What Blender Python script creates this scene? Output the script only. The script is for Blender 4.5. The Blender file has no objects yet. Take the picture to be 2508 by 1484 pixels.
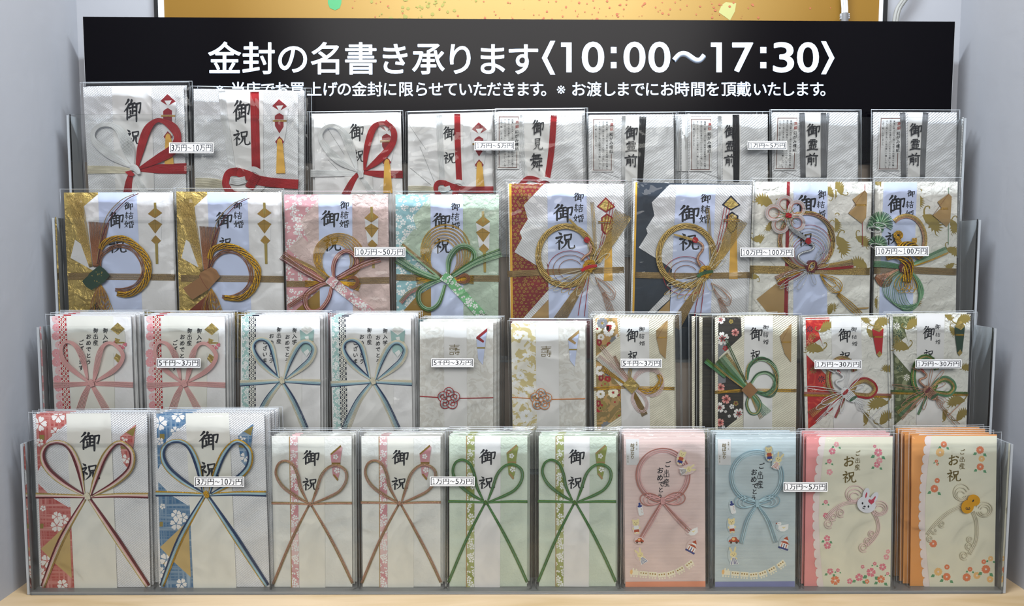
import bpy, math, random
import numpy as np
from math import sin, cos, pi, radians, sqrt, hypot
from mathutils import Vector, Matrix
random.seed(7)
sc = bpy.context.scene
COL = sc.collection

# ------------------------------------------------------------------ camera, world, lights, exposure
CAM = np.array([-.0159, -.9111, .4298]); PITCH, YAW, ROLL, FPX = .0756, .0075, .002, 1868.5
_cy, _sy, _cp, _sp = cos(YAW), sin(YAW), cos(PITCH), sin(PITCH)
FW = np.array([_sy*_cp, _cy*_cp, -_sp]); RT = np.array([_cy, -_sy, 0.]); UP = np.cross(RT, FW)
RT, UP = cos(ROLL)*RT + sin(ROLL)*UP, -sin(ROLL)*RT + cos(ROLL)*UP
cam = bpy.data.objects.new('camera', bpy.data.cameras.new('camera'))
COL.objects.link(cam)
m = Matrix(((RT[0], UP[0], -FW[0], CAM[0]), (RT[1], UP[1], -FW[1], CAM[1]), (RT[2], UP[2], -FW[2], CAM[2]), (0, 0, 0, 1)))
cam.matrix_world = m
cam.data.sensor_width = 36; cam.data.lens = FPX/2508*36
cam.data.clip_start = .02; cam.data.clip_end = 50
sc.camera = cam
world = bpy.data.worlds.new('world'); sc.world = world; world.use_nodes = True
bg = world.node_tree.nodes['Background']; bg.inputs[0].default_value = (.97, .97, 1, 1); bg.inputs[1].default_value = .36
def area(name, loc, target, sx, sy, power, col):
    l = bpy.data.lights.new(name, 'AREA'); l.shape = 'RECTANGLE'; l.size = sx; l.size_y = sy; l.energy = power; l.color = col
    o = bpy.data.objects.new(name, l); COL.objects.link(o); o.location = loc
    o.rotation_euler = (Vector(target)-Vector(loc)).to_track_quat('-Z', 'Y').to_euler()
    return o
area('canopy_lamp', (0, -.32, 1.24), (0, .10, .40), .62, .05, 14, (.80, .90, 1))       # strip lamp under the bay's canopy
area('ceiling_lamp', (0, -3.3, 1.80), (0, -2.2, .75), 2.4, 1.2, 66, (1, .97, .93))         # store ceiling panel behind the viewer
area('ceiling_lamp', (-1.3, -1.5, 1.95), (-.3, 0, .3), .5, .9, 15, (1, .98, .95))
area('ceiling_lamp', (1.4, -1.5, 1.95), (.3, 0, .3), .5, .9, 15, (1, .98, .95))
area('ceiling_lamp', (.1, -1.15, 1.95), (0, 0, .3),   .13, .13, 10, (.95, .97, 1))
vs = sc.view_settings; vs.view_transform = 'Standard'; vs.look = 'None'; vs.exposure = 0.13; vs.gamma = 1; vs.use_curve_mapping = False
try:
    sc.cycles.transparent_max_bounces = 40; sc.cycles.max_bounces = 8; sc.cycles.caustics_reflective = False
except Exception: pass

def ray(u, v): return FW + RT*(u-1254)/FPX - UP*(v-742)/FPX
def aty(u, v, Y):
    d = ray(u, v); return CAM + d*(Y-CAM[1])/d[1]

# ------------------------------------------------------------------ materials
def lin(h):
    if isinstance(h, str): h = [int(h[i:i+2], 16) for i in (0, 2, 4)]
    return tuple(((c/255)/12.92 if c/255 <= .04045 else ((c/255+.055)/1.055)**2.4) for c in h)+(1,)
MATS = {}
def mat(name, col, rough=.7, metal=0, bump=None, mix=None, spec=.4, trans=0):
    """bump=(kind, scale, dist, rot)   mix=(colour2, kind, scale, lo, hi)"""
    if name in MATS: return MATS[name]
    M = bpy.data.materials.new(name); M.use_nodes = True; nt = M.node_tree; N = nt.nodes; L = nt.links
    b = N['Principled BSDF']; b.inputs['Base Color'].default_value = lin(col); b.inputs['Roughness'].default_value = rough
    b.inputs['Metallic'].default_value = metal; b.inputs['Specular IOR Level'].default_value = spec
    tc = N.new('ShaderNodeTexCoord')
    def tex(kind, scale, rot=0, st=(1, 1, 1)):
        mp = N.new('ShaderNodeMapping'); L.new(tc.outputs['Object'], mp.inputs[0]); mp.inputs['Rotation'].default_value = (0, rot, 0); mp.inputs['Scale'].default_value = st
        if kind == 'wave':
            t = N.new('ShaderNodeTexWave'); t.inputs['Scale'].default_value = scale; t.inputs['Distortion'].default_value = 3; t.inputs['Detail'].default_value = 2; t.inputs['Detail Scale'].default_value = 1.2
            o = t.outputs['Fac']
        elif kind == 'lines':
            t = N.new('ShaderNodeTexWave'); t.bands_direction = 'Z'; t.inputs['Scale'].default_value = scale; o = t.outputs['Fac']
        elif kind == 'voronoi':
            t = N.new('ShaderNodeTexVoronoi'); t.feature = 'DISTANCE_TO_EDGE'; t.inputs['Scale'].default_value = scale; o = t.outputs['Distance']
        else:
            t = N.new('ShaderNodeTexNoise'); t.inputs['Scale'].default_value = scale; t.inputs['Detail'].default_value = 4; t.inputs['Distortion'].default_value = .6 if kind == 'noise' else 3; o = t.outputs['Fac']
        L.new(mp.outputs[0], t.inputs['Vector']); return o
    if bump:
        bp = N.new('ShaderNodeBump'); bp.inputs['Strength'].default_value = 1; bp.inputs['Distance'].default_value = bump[2]
        L.new(tex(bump[0], bump[1], bump[3] if len(bump) > 3 else 0), bp.inputs['Height']); L.new(bp.outputs[0], b.inputs['Normal'])
    if mix:
        if mix[1] == 'plaid':
            a = tex('noise', 300, 0, (1, 1, .04)); c = tex('noise', 300, 0, (.04, 1, 1))
            mx = N.new('ShaderNodeMath'); mx.operation = 'MAXIMUM'; L.new(a, mx.inputs[0]); L.new(c, mx.inputs[1]); o = mx.outputs[0]
        elif mix[1] == 'grain': o = tex('noise', mix[2], 0, (.15, 1, 1))
        else: o = tex(mix[1], mix[2])
        r = N.new('ShaderNodeValToRGB'); r.color_ramp.elements[0].position = mix[3]; r.color_ramp.elements[1].position = mix[4]
        r.color_ramp.elements[0].color = lin(col); r.color_ramp.elements[1].color = lin(mix[0])
        L.new(o, r.inputs[0]); L.new(r.outputs[0], b.inputs['Base Color'])
    MATS[name] = M; return M
def film(name, tint, haze, rough, bumps=(), fres=1.45):
    """clear film / acrylic: transparent, fresnel gloss and a little haze"""
    M = bpy.data.materials.new(name); M.use_nodes = True; nt = M.node_tree; N = nt.nodes; L = nt.links
    N.remove(N['Principled BSDF']); out = N['Material Output']
    t = N.new('ShaderNodeBsdfTransparent'); t.inputs[0].default_value = tint+(1,)
    d = N.new('ShaderNodeBsdfDiffuse'); d.inputs[0].default_value = (.8, .85, .9, 1)
    g = N.new('ShaderNodeBsdfGlossy'); g.inputs['Roughness'].default_value = rough
    f = N.new('ShaderNodeFresnel'); f.inputs['IOR'].default_value = fres
    m1 = N.new('ShaderNodeMixShader'); m1.inputs[0].default_value = haze; L.new(t.outputs[0], m1.inputs[1]); L.new(d.outputs[0], m1.inputs[2])
    m2 = N.new('ShaderNodeMixShader'); L.new(f.outputs[0], m2.inputs[0]); L.new(m1.outputs[0], m2.inputs[1]); L.new(g.outputs[0], m2.inputs[2])
    L.new(m2.outputs[0], out.inputs[0])
    if bumps:
        tc = N.new('ShaderNodeTexCoord'); prev = None
        for kind, s, dist in bumps:
            if kind == 'voronoi':
                x = N.new('ShaderNodeTexVoronoi'); x.feature = 'DISTANCE_TO_EDGE'; x.inputs['Scale'].default_value = s; o = x.outputs['Distance']
            else:
                x = N.new('ShaderNodeTexNoise'); x.inputs['Scale'].default_value = s; x.inputs['Detail'].default_value = 2; x.inputs['Distortion'].default_value = 1.2; o = x.outputs['Fac']
            L.new(tc.outputs['Object'], x.inputs['Vector'])
            b = N.new('ShaderNodeBump'); b.inputs['Distance'].default_value = dist; L.new(o, b.inputs['Height'])
            if prev: L.new(prev.outputs[0], b.inputs['Normal'])
            prev = b
        L.new(prev.outputs[0], g.inputs['Normal']); L.new(prev.outputs[0], f.inputs['Normal'])
    MATS[name] = M; return M
film('clear_film', (.985, .988, .99), .005, .035, (('noise', 16, .006),), 1.33)
film('film_seam', (.95, .96, .97), .42, .25)
film('clear_acrylic', (.98, .985, .98), .0015, .02, (), 1.22)
film('acrylic_edge', (.92, .92, .9), .42, .25)
WH = 'E4E6EA'
for a in [
 ('ink', '14161F', .6), ('ink_thin', '1E2028', .6), ('gold_ink', '6A5A20', .5), ('red_ink', 'A03A30', .6), ('brown_ink', '5A2A1E', .6), ('white_print', 'EEF0F0', .7),
 ('paper', 'E8E9EC', .8), ('strip_cool', 'CCD8F8', .8), ('strip', 'E6E6E6', .8), ('strip_warm', 'E6E6DE', .8), ('card', 'D6D7D8', .8),
 ('cream_paper', 'E4E2CE', .8), ('pink_paper', 'E3C0BF', .8), ('blue_paper', 'A9C6D2', .8), ('board_black', '030205', .2), ('board_letter', 'CFE0FA', .6),
 ('acrylic_dark', '857A70', .4), ('deck_black', '050506', .5), ('cable_white', 'CFD2D6', .5), ('cable_gray', '8A8A86', .5), ('trim_white', 'D8DADC', .6),
 ('red_dark', '8E1420', .6), ('red', 'B5161F', .6), ('red_bright', 'D82A20', .6), ('tassel', 'E2B04E', .7), ('rust', '7E3A22', .7), ('brown_gold', '9A7A34', .45, .4),
 ('green_dark', '20402E', .7), ('tan', 'AE9060', .6, .25), ('tan_pink', '9A7048', .7, .2), ('teal', 'A3C6C3', .8), ('navy', '1C2438', .8), ('yellow', 'D9A630', .6), ('cream', 'EFEAD2', .8),
 ('sk_cream', 'EBDDA8', .8), ('sk_red', 'B4502E', .8), ('sk_blue', '283A80', .8), ('sk_brown', '5A4030', .8), ('felt_white', 'E6E8F0', .95), ('felt_yellow', 'E0A010', .95), ('felt_pink', 'C8405A', .9),
 ('leaf', '5E9A70', .8), ('fl_pink', 'DE7E90', .8), ('fl_rose', 'E8A0A8', .8), ('fl_mist', 'EBC2C4', .85), ('fl_blush', 'E6A2A8', .85), ('fl_orange', 'E2825A', .8), ('fl_yellow', 'EEC080', .8), ('petal_pink', 'E8A098', .8), ('petal_white', 'F0EDEA', .8), ('petal_red', 'A82228', .8),
 ('pearl', 'F0E0DC', .2), ('peach', 'E89878', .8), ('violet', '8088B8', .8), ('salmon', 'E39494', .8), ('orange', 'E09A58', .8), ('lace', 'EADDDA', .85), ('gray_pattern', '7E8288', .8), ('olive', '8A8A52', .8)]:
    mat(*a[:2], rough=a[2], metal=a[3] if len(a) > 3 else 0)
mat('crepe', WH, .75, bump=('wave', 165, .00035, radians(58)))
mat('crepe_bold', WH, .75, bump=('wave', 120, .0006, radians(45)))
mat('crepe_diag', WH, .75, bump=('wave', 110, .0005, radians(-50)))
mat('crepe_cream', 'E4E0CC', .8, bump=('wave', 130, .0004, radians(-55)))
mat('washi', 'E6E6DF', .8, bump=('noise', 95, .0045))
mat('washi_soft', 'E6E6E8', .8, bump=('noise', 60, .0012))
mat('washi_pink', 'D6BFBB', .8, bump=('noise', 130, .003))
mat('washi_green', 'B9CCBA', .8, bump=('noise', 130, .003))
mat('washi_gray', 'D6D4CE', .8, bump=('noise', 80, .001), mix=('E2E2DE', 'swirl', 60, .48, .52))
mat('gold_foil', 'C4AA62', .38, .55, bump=('noise', 90, .005))
mat('gold_print', '9C8A48', .45, .35); mat('gold_matte', 'C6AC74', .65, .1)
mat('gold_leaf', 'B09A58', .4, .5, bump=('noise', 150, .002))
mat('pattern_pink', 'D9A2AA', .8); mat('pattern_teal', '93BEC6', .8); mat('pattern_green', '7EC48A', .8)
mat('pattern_redgold', '7C1218', .6); mat('pattern_navy', '1D2A38', .5, bump=('noise', 40, .001))
mat('plaid_red', 'B4524E', .8, mix=('E0A8A0', 'plaid', 1, .45, .75)); mat('plaid_blue', '3F6E98', .8, mix=('A8BCCC', 'plaid', 1, .45, .75))
mat('band_pink', 'CC8E96', .7, mix=('E6C8C8', 'noise', 30, .4, .65)); mat('band_green', '8F9A50', .7, mix=('B8BE86', 'noise', 30, .4, .65))
mat('light_green', 'CDDACB', .8, bump=('noise', 300, .0006)); mat('weave_white', 'E0E2DE', .8, bump=('noise', 200, .0006))
mat('gold_pattern', 'CFC08A', .7, mix=('E8E6DC', 'swirl', 45, .49, .51)); mat('silk_pattern', 'C09A60', .6, mix=('8E7A48', 'swirl', 40, .48, .52))
mat('black_pattern', '15151A', .6, mix=('3A3426', 'lines', 200, .4, .6)); mat('green_pattern', '56603A', .7, mix=('8E9470', 'swirl', 60, .5, .54)); mat('red_pattern', 'B41E1E', .7, mix=('D24A34', 'swirl', 50, .5, .6))
mat('card_pink', 'DEC8C4', .8, bump=('lines', 170, .00006)); mat('card_blue', 'BCCBD0', .8, bump=('lines', 170, .00006))
mat('c_gold', 'D9A928', .32, .75, bump=('noise', 500, .001)); mat('c_palegold', 'CDB06A', .35, .7, bump=('noise', 500, .001)); mat('c_copper', 'A8704C', .45, .5, bump=('noise', 600, .001))
mat('c_silver', 'C4C8CC', .3, .7, bump=('noise', 500, .0008)); mat('c_rosegold', 'C89A80', .35, .55, bump=('noise', 600, .001)); mat('c_bronze', 'B09668', .4, .6, bump=('noise', 600, .001))
MATS['board_black'].node_tree.nodes['Principled BSDF'].inputs['Specular IOR Level'].default_value = .12
for a in [('c_white', 'E8EAEC'), ('c_cream', 'E4DEC8'), ('c_red', 'AE1A22'), ('c_pink', 'E6B2B0'), ('c_palepink', 'EED2D0'), ('c_navy', '1C3A66'), ('c_lblue', '9CBECC'), ('c_maroon', '6C2028'), ('c_green', '5A9066'), ('c_palegreen', 'A6C8A4'), ('c_black', '17181C'), ('c_gray', '7C7E82'), ('c_orange', 'DE8E4C'), ('c_pbrown', 'BC7A6E'), ('c_skyblue', 'BFDCE6'), ('c_dgreen', '35623C')]:
    mat(a[0], a[1], .45)
mat('c_greenmetal', '5E8A3C', .35, .5, bump=('noise', 600, .001))
mat('wall_paint', '9A9BA0', .75, bump=('noise', 25, .0006)); mat('oak', 'C8B090', .55, mix=('B0966F', 'grain', 30, .35, .7))
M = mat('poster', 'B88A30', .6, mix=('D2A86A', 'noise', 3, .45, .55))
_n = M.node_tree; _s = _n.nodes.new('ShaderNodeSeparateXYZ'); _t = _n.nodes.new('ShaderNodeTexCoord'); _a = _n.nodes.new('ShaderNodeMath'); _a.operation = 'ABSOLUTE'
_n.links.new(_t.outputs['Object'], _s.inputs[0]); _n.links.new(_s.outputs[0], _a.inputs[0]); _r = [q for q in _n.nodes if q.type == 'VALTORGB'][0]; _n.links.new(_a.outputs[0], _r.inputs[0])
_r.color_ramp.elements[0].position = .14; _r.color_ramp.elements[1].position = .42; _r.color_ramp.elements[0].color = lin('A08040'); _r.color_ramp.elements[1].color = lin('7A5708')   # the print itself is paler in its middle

# ------------------------------------------------------------------ mesh builder
class MB:
    def __init__(s): s.v = []; s.f = []; s.m = []; s.mats = []
    def mi(s, name):
        if name not in s.mats: s.mats.append(name)
        return s.mats.index(name)
    def add(s, vs, fs, mname):
        b = len(s.v); k = s.mi(mname); s.v += [tuple(p) for p in vs]
        for f in fs: s.f.append(tuple(b+i for i in f)); s.m.append(k)
    def prism(s, front, back, mname):
        n = len(front)
        s.add(list(front)+list(back), [tuple(range(n)), tuple(range(2*n-1, n-1, -1))]+[(i, i+n, (i+1) % n+n, (i+1) % n) for i in range(n)], mname)
    def box(s, x0, x1, y0, y1, z0, z1, mname):
        s.prism([(x0, y0, z0), (x1, y0, z0), (x1, y0, z1), (x0, y0, z1)], [(x0, y1, z0), (x1, y1, z0), (x1, y1, z1), (x0, y1, z1)], mname)
    def tube(s, pts, r, mname, sides=5, rs=None):
        P = [np.array(p, float) for p in pts]; n = len(P); vs = []; N0 = np.array([0, -1., 0])
        for i in range(n):
            t = P[min(i+1, n-1)]-P[max(i-1, 0)]; t /= (np.linalg.norm(t)+1e-12)
            sd = np.cross(t, N0); l = np.linalg.norm(sd)
            sd = sd/l if l > 1e-3 else np.array([1., 0, 0]); nn = np.cross(sd, t)
            rr = rs[i] if rs else r
            for j in range(sides):
                a = 2*pi*j/sides; vs.append(P[i]+rr*(cos(a)*sd+sin(a)*nn))
        fs = [(i*sides+j, i*sides+(j+1) % sides, (i+1)*sides+(j+1) % sides, (i+1)*sides+j) for i in range(n-1) for j in range(sides)]
        fs += [tuple(range(sides)), tuple(range((n-1)*sides, n*sides))]
        s.add(vs, fs, mname)
    def build(s, name, parent=None, smooth=False):
        me = bpy.data.meshes.new(name); o = np.array(parent_loc(parent)) if parent is not None else np.zeros(3)
        me.from_pydata([tuple(np.array(p)-o) for p in s.v], [], s.f)
        for k in s.mats: me.materials.append(MATS[k])
        me.polygons.foreach_set('material_index', s.m)
        if smooth: me.polygons.foreach_set('use_smooth', [True]*len(s.f))
        me.update(); ob = bpy.data.objects.new(name, me); COL.objects.link(ob)
        if parent is not None: ob.parent = parent
        return ob
def parent_loc(p):
    l = np.zeros(3)
    while p is not None: l = l+np.array(p.location); p = p.parent
    return l
def tag(o, label=None, cat=None, group=None, kind=None):
    if label: o['label'] = label
    if cat: o['category'] = cat
    if group: o['group'] = group
    if kind: o['kind'] = kind
    return o
def empty(name, loc, label=None, cat=None, group=None):
    o = bpy.data.objects.new(name, None); COL.objects.link(o); o.location = loc; o.empty_display_size = .01
    return tag(o, label, cat, group)

# ------------------------------------------------------------------ 2-D helpers
def cr(pts, k=6, closed=False):
    pts = [np.array(p, float) for p in pts]; n = len(pts); out = []
    if n < 3 and not closed:
        return [pts[0]+(pts[1]-pts[0])*i/k for i in range(k+1)]
    rng = range(n) if closed else range(n-1)
    for i in rng:
        if closed: a, b, c, d = pts[(i-1) % n], pts[i], pts[(i+1) % n], pts[(i+2) % n]
        else: a, b, c, d = pts[max(i-1, 0)], pts[i], pts[i+1], pts[min(i+2, n-1)]
        for j in range(k):
            t = j/k; out.append(.5*((2*b)+(c-a)*t+(2*a-5*b+4*c-d)*t*t+(3*b-a-3*c+d)*t**3))
    out.append(pts[0] if closed else pts[-1]); return out
def ell(cx, cy, rx, ry=None, n=20, a0=0, a1=360, rot=0):
    ry = rx if ry is None else ry; full = abs(a1-a0) >= 360; m = n if full else n+1; r = radians(rot)
    out = []
    for i in range(m):
        a = radians(a0+(a1-a0)*i/n); x, y = rx*cos(a), ry*sin(a); out.append((cx+x*cos(r)-y*sin(r), cy+x*sin(r)+y*cos(r)))
    return out
def clip(sub, cl):
    cx = sum(p[0] for p in cl)/len(cl); cy = sum(p[1] for p in cl)/len(cl); out = list(sub)
    for i in range(len(cl)):
        a, b = cl[i], cl[(i+1) % len(cl)]
        f = lambda p: (b[0]-a[0])*(p[1]-a[1])-(b[1]-a[1])*(p[0]-a[0])
        sg = 1 if f((cx, cy)) > 0 else -1; inp = out; out = []
        for j in range(len(inp)):
            p, q = inp[j-1], inp[j]; fp, fq = sg*f(p), sg*f(q)
            if (fp >= 0) != (fq >= 0):
                t = fp/(fp-fq); out.append((p[0]+(q[0]-p[0])*t, p[1]+(q[1]-p[1])*t))
            if fq >= 0: out.append(q)
        if len(out) < 3: return None
    return out
def petals(cx, cy, r, rot=0, n=5, wd=.36, r0=.12):
    out = []
    for i in range(n):
        a = radians(rot+i*360/n); c, s_ = cos(a), sin(a)
        out.append([(cx+x*r*c-y*r*s_, cy+x*r*s_+y*r*c) for x, y in ((r0, 0), (.5, -wd*.8), (.8, -wd), (1, -wd*.45), (.86, 0), (1, wd*.45), (.8, wd), (.5, wd*.8))])
    return out
def xf(pts, cx, cy, sx, sy=None, rot=0):
    sy = sx if sy is None else sy; c, s_ = cos(radians(rot)), sin(radians(rot))
    return [(cx+x*sx*c-y*sy*s_, cy+x*sx*s_+y*sy*c) for x, y in pts]
def homog(src, dst):
    A = []; b = []
    for (x, y), (u, v) in zip(src, dst):
        A.append([x, y, 1, 0, 0, 0, -u*x, -u*y]); b.append(u); A.append([0, 0, 0, x, y, 1, -v*x, -v*y]); b.append(v)
    h = np.linalg.solve(np.array(A, float), np.array(b, float))
    def f(x, y):
        w = h[6]*x+h[7]*y+1; return (h[0]*x+h[1]*y+h[2])/w, (h[3]*x+h[4]*y+h[5])/w
    return f

# ------------------------------------------------------------------ writing
S = {}   # brush characters: strokes on a 100 x 100 field, first item is the stroke kind
S['御'] = [('s', 30, 6, 22, 18, 10, 30), ('s', 34, 26, 22, 42, 4, 60), ('v', 22, 44, 22, 96), ('s', 46, 8, 42, 18, 35, 28), ('h', 40, 27, 62, 22), ('h', 33, 44, 66, 38), ('v', 51, 24, 50, 76), ('h', 51, 58, 64, 55), ('v', 39, 55, 40, 78), ('h', 30, 84, 66, 72), ('v', 71, 26, 71, 104), ('k', 70, 26, 80, 23, 93, 20, 91, 44, 86, 64, 78, 58)]
S['祝'] = [('d', 20, 4, 32, 15), ('s', 8, 36, 24, 32, 38, 26, 26, 48, 4, 68), ('v', 24, 48, 24, 100), ('d', 28, 48, 40, 62), ('v', 50, 20, 53, 48), ('k', 50, 21, 66, 18, 84, 14, 82, 32, 78, 48), ('h', 53, 46, 78, 42), ('s', 59, 50, 54, 72, 32, 96), ('k', 70, 48, 70, 74, 74, 90, 88, 92, 100, 86, 98, 72)]
S['霊'] = [('h', 28, 8, 74, 5), ('s', 16, 20, 14, 28, 8, 40), ('k', 16, 22, 50, 19, 92, 15, 90, 26, 82, 34), ('v', 50, 8, 50, 42), ('d', 28, 27, 40, 29), ('d', 26, 37, 38, 39), ('d', 62, 26, 74, 25), ('d', 62, 36, 74, 35), ('h', 18, 54, 84, 49), ('v', 40, 54, 40, 88), ('v', 60, 53, 60, 88), ('d', 20, 64, 28, 78), ('s', 82, 60, 70, 77), ('h', 2, 93, 98, 88)]
S['前'] = [('d', 28, 3, 40, 15), ('s', 72, 0, 60, 15), ('h', 2, 26, 98, 19), ('s', 20, 38, 19, 66, 8, 92), ('k', 20, 40, 48, 35, 48, 70, 47, 90, 38, 86), ('h', 22, 54, 46, 51), ('h', 22, 68, 46, 65), ('v', 65, 38, 66, 70), ('k', 85, 30, 86, 70, 85, 98, 72, 88)]
S['見'] = [('v', 30, 8, 32, 60), ('v', 68, 8, 68, 58), ('h', 30, 9, 72, 5), ('h', 32, 25, 68, 22), ('h', 32, 41, 68, 38), ('h', 32, 57, 68, 54), ('s', 42, 60, 36, 78, 8, 98), ('k', 60, 57, 58, 80, 66, 92, 84, 93, 98, 86, 95, 72)]
S['舞'] = [('s', 34, 0, 28, 12, 14, 22), ('h', 24, 14, 84, 8), ('h', 6, 38, 96, 30), ('v', 31, 14, 30, 40), ('v', 44, 13, 44, 38), ('v', 58, 12, 58, 37), ('v', 72, 11, 71, 35), ('s', 32, 46, 24, 58, 8, 74), ('s', 26, 56, 48, 52, 40, 74, 12, 102), ('d', 26, 66, 36, 76), ('h', 56, 53, 94, 46), ('s', 62, 62, 60, 70, 54, 80), ('h', 52, 80, 98, 73), ('v', 77, 44, 77, 108)]
S['結'] = [('k', 24, 2, 12, 24, 30, 20), ('k', 35, 14, 6, 46, 36, 40), ('v', 22, 44, 22, 94), ('s', 9, 60, 4, 80), ('d', 32, 56, 40, 70), ('h', 46, 24, 96, 17), ('v', 70, 2, 70, 44), ('h', 50, 45, 92, 40), ('v', 54, 58, 57, 96), ('k', 54, 60, 88, 54, 84, 92), ('h', 57, 88, 84, 84)]
S['婚'] = [('k', 22, 4, 12, 48, 24, 70, 36, 88), ('s', 34, 26, 26, 62, 2, 94), ('h', 2, 44, 42, 34), ('s', 90, 4, 70, 12, 48, 16), ('k', 50, 16, 48, 46, 60, 40), ('h', 50, 30, 92, 24), ('k', 68, 12, 76, 40, 94, 50, 96, 36), ('v', 54, 56, 55, 98), ('k', 54, 58, 84, 54, 83, 96), ('h', 56, 75, 82, 72), ('h', 56, 93, 82, 90)]
S['出'] = [('v', 50, 2, 50, 90), ('k', 26, 16, 25, 44, 75, 40), ('v', 75, 12, 75, 44), ('k', 14, 54, 12, 90, 88, 86), ('v', 88, 50, 88, 94)]
S['産'] = [('v', 50, 0, 50, 12), ('h', 20, 16, 82, 11), ('d', 34, 18, 40, 28), ('s', 66, 16, 58, 28), ('h', 12, 34, 90, 29), ('s', 18, 34, 16, 66, 2, 98), ('s', 38, 40, 32, 52, 24, 60), ('h', 36, 54, 82, 50), ('v', 57, 38, 56, 92), ('h', 38, 73, 78, 70), ('h', 24, 95, 94, 90)]
GC = {}
def stroke(kind, pts, w0):
    c = [(pts[i], pts[i+1]) for i in range(0, len(pts), 2)]
    if len(c) == 2 and kind in 'hs':
        (a, b), (x, y) = c; c = [c[0], ((a+x)/2+(y-b)*.06, (b+y)/2-(x-a)*.05), c[1]]
    if kind == 'k':
        P = []
        for i in range(len(c)-1):
            P += [np.array(c[i])+(np.array(c[i+1])-np.array(c[i]))*j/5 for j in range(5)]
        P.append(np.array(c[-1]))
    else: P = cr(c, 5)
    n = len(P); L = []; R = []
    for i, p in enumerate(P):
        t = i/(n-1)
        if kind == 'h': w = .72+.42*abs(2*t-1)**2
        elif kind == 'v': w = 1.2-.35*sin(pi*t)-(.5*max(0, t-.85)/.15)
        elif kind == 's': w = 1.25*(1-t)**.7+.12
        elif kind == 'd': w = .35+1.1*t
        else: w = 1.05-.25*sin(pi*t)-(.75*max(0, t-.8)/.2)
        d = P[min(i+1, n-1)]-P[max(i-1, 0)]; d = d/(np.linalg.norm(d)+1e-9); nn = np.array([-d[1], d[0]])*w*w0/2
        L.append(tuple(p+nn)); R.append(tuple(p-nn))
    polys = [[L[i], L[i+1], R[i+1], R[i]] for i in range(n-1)]
    d0 = w0*.55 if kind != 'd' else w0*.2
    polys.append(ell(P[0][0], P[0][1], d0, d0*.8, 6, rot=35))
    if kind in 'hd': polys.append(ell(P[-1][0], P[-1][1], w0*.6, w0*.5, 6, rot=20))
    return polys
def glyph(ch, style):
    """polygons of a character in an em square, y down"""
    k = (ch, style)
    if k in GC: return GC[k]
    if ch == '1':
        R = lambda a, b, c, d: [(a, b), (c, b), (c, d), (a, d)]
        GC[k] = [R(.48, 0, .96, 1), R(.0, 0, .5, .15)] if style == 'bold' else [R(.42, 0, .58, 1), [(.42, 0), (.42, .13), (.12, .17), (.12, .11)], R(.12, .93, .88, 1)]
        GC[k] = [[(x*.36 if style == 'bold' else x*.4, y*.72) for x, y in g] for g in GC[k]]
        if style == 'bold': GC[k] = [[(x, y*1) for x, y in g] for g in GC[k]]
        return GC[k]
    if style == 'brush' and ch in S:
        out = []
        for st in S[ch]: out += [[(x/100, y/100) for x, y in p] for p in stroke(st[0], st[1:], 10.5)]
    else:
        cu = bpy.data.curves.new('t', 'FONT'); cu.body = ch; cu.size = 1; cu.resolution_u = 2 if style != 'bold' else 5
        ob = bpy.data.objects.new('t', cu); COL.objects.link(ob); dg = bpy.context.evaluated_depsgraph_get()
        me = bpy.data.meshes.new_from_object(ob.evaluated_get(dg)); out = []
        sh = .16 if style == 'brush' else 0
        for p in me.polygons:
            out.append([(me.vertices[i].co.x, .88-me.vertices[i].co.y-sh*(me.vertices[i].co.x-.5)) for i in p.vertices])
        d = {'bold': .013, 'brush': .016, 'thin': 0}.get(style, .012)   # weight: the outline laid over itself a little shifted
        if d: out = [[(x+dx, y+dy) for x, y in g] for dx, dy in ([(d*cos(a*pi/4), d*sin(a*pi/4)) for a in range(8)] if style == 'bold' else ((d, d), (-d, d), (d, -d), (-d, -d)) if style != 'plain' else ((d, 0), (-d, 0))) for g in out]
        bpy.data.objects.remove(ob); bpy.data.curves.remove(cu); bpy.data.meshes.remove(me)
    GC[k] = out; return out

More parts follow.
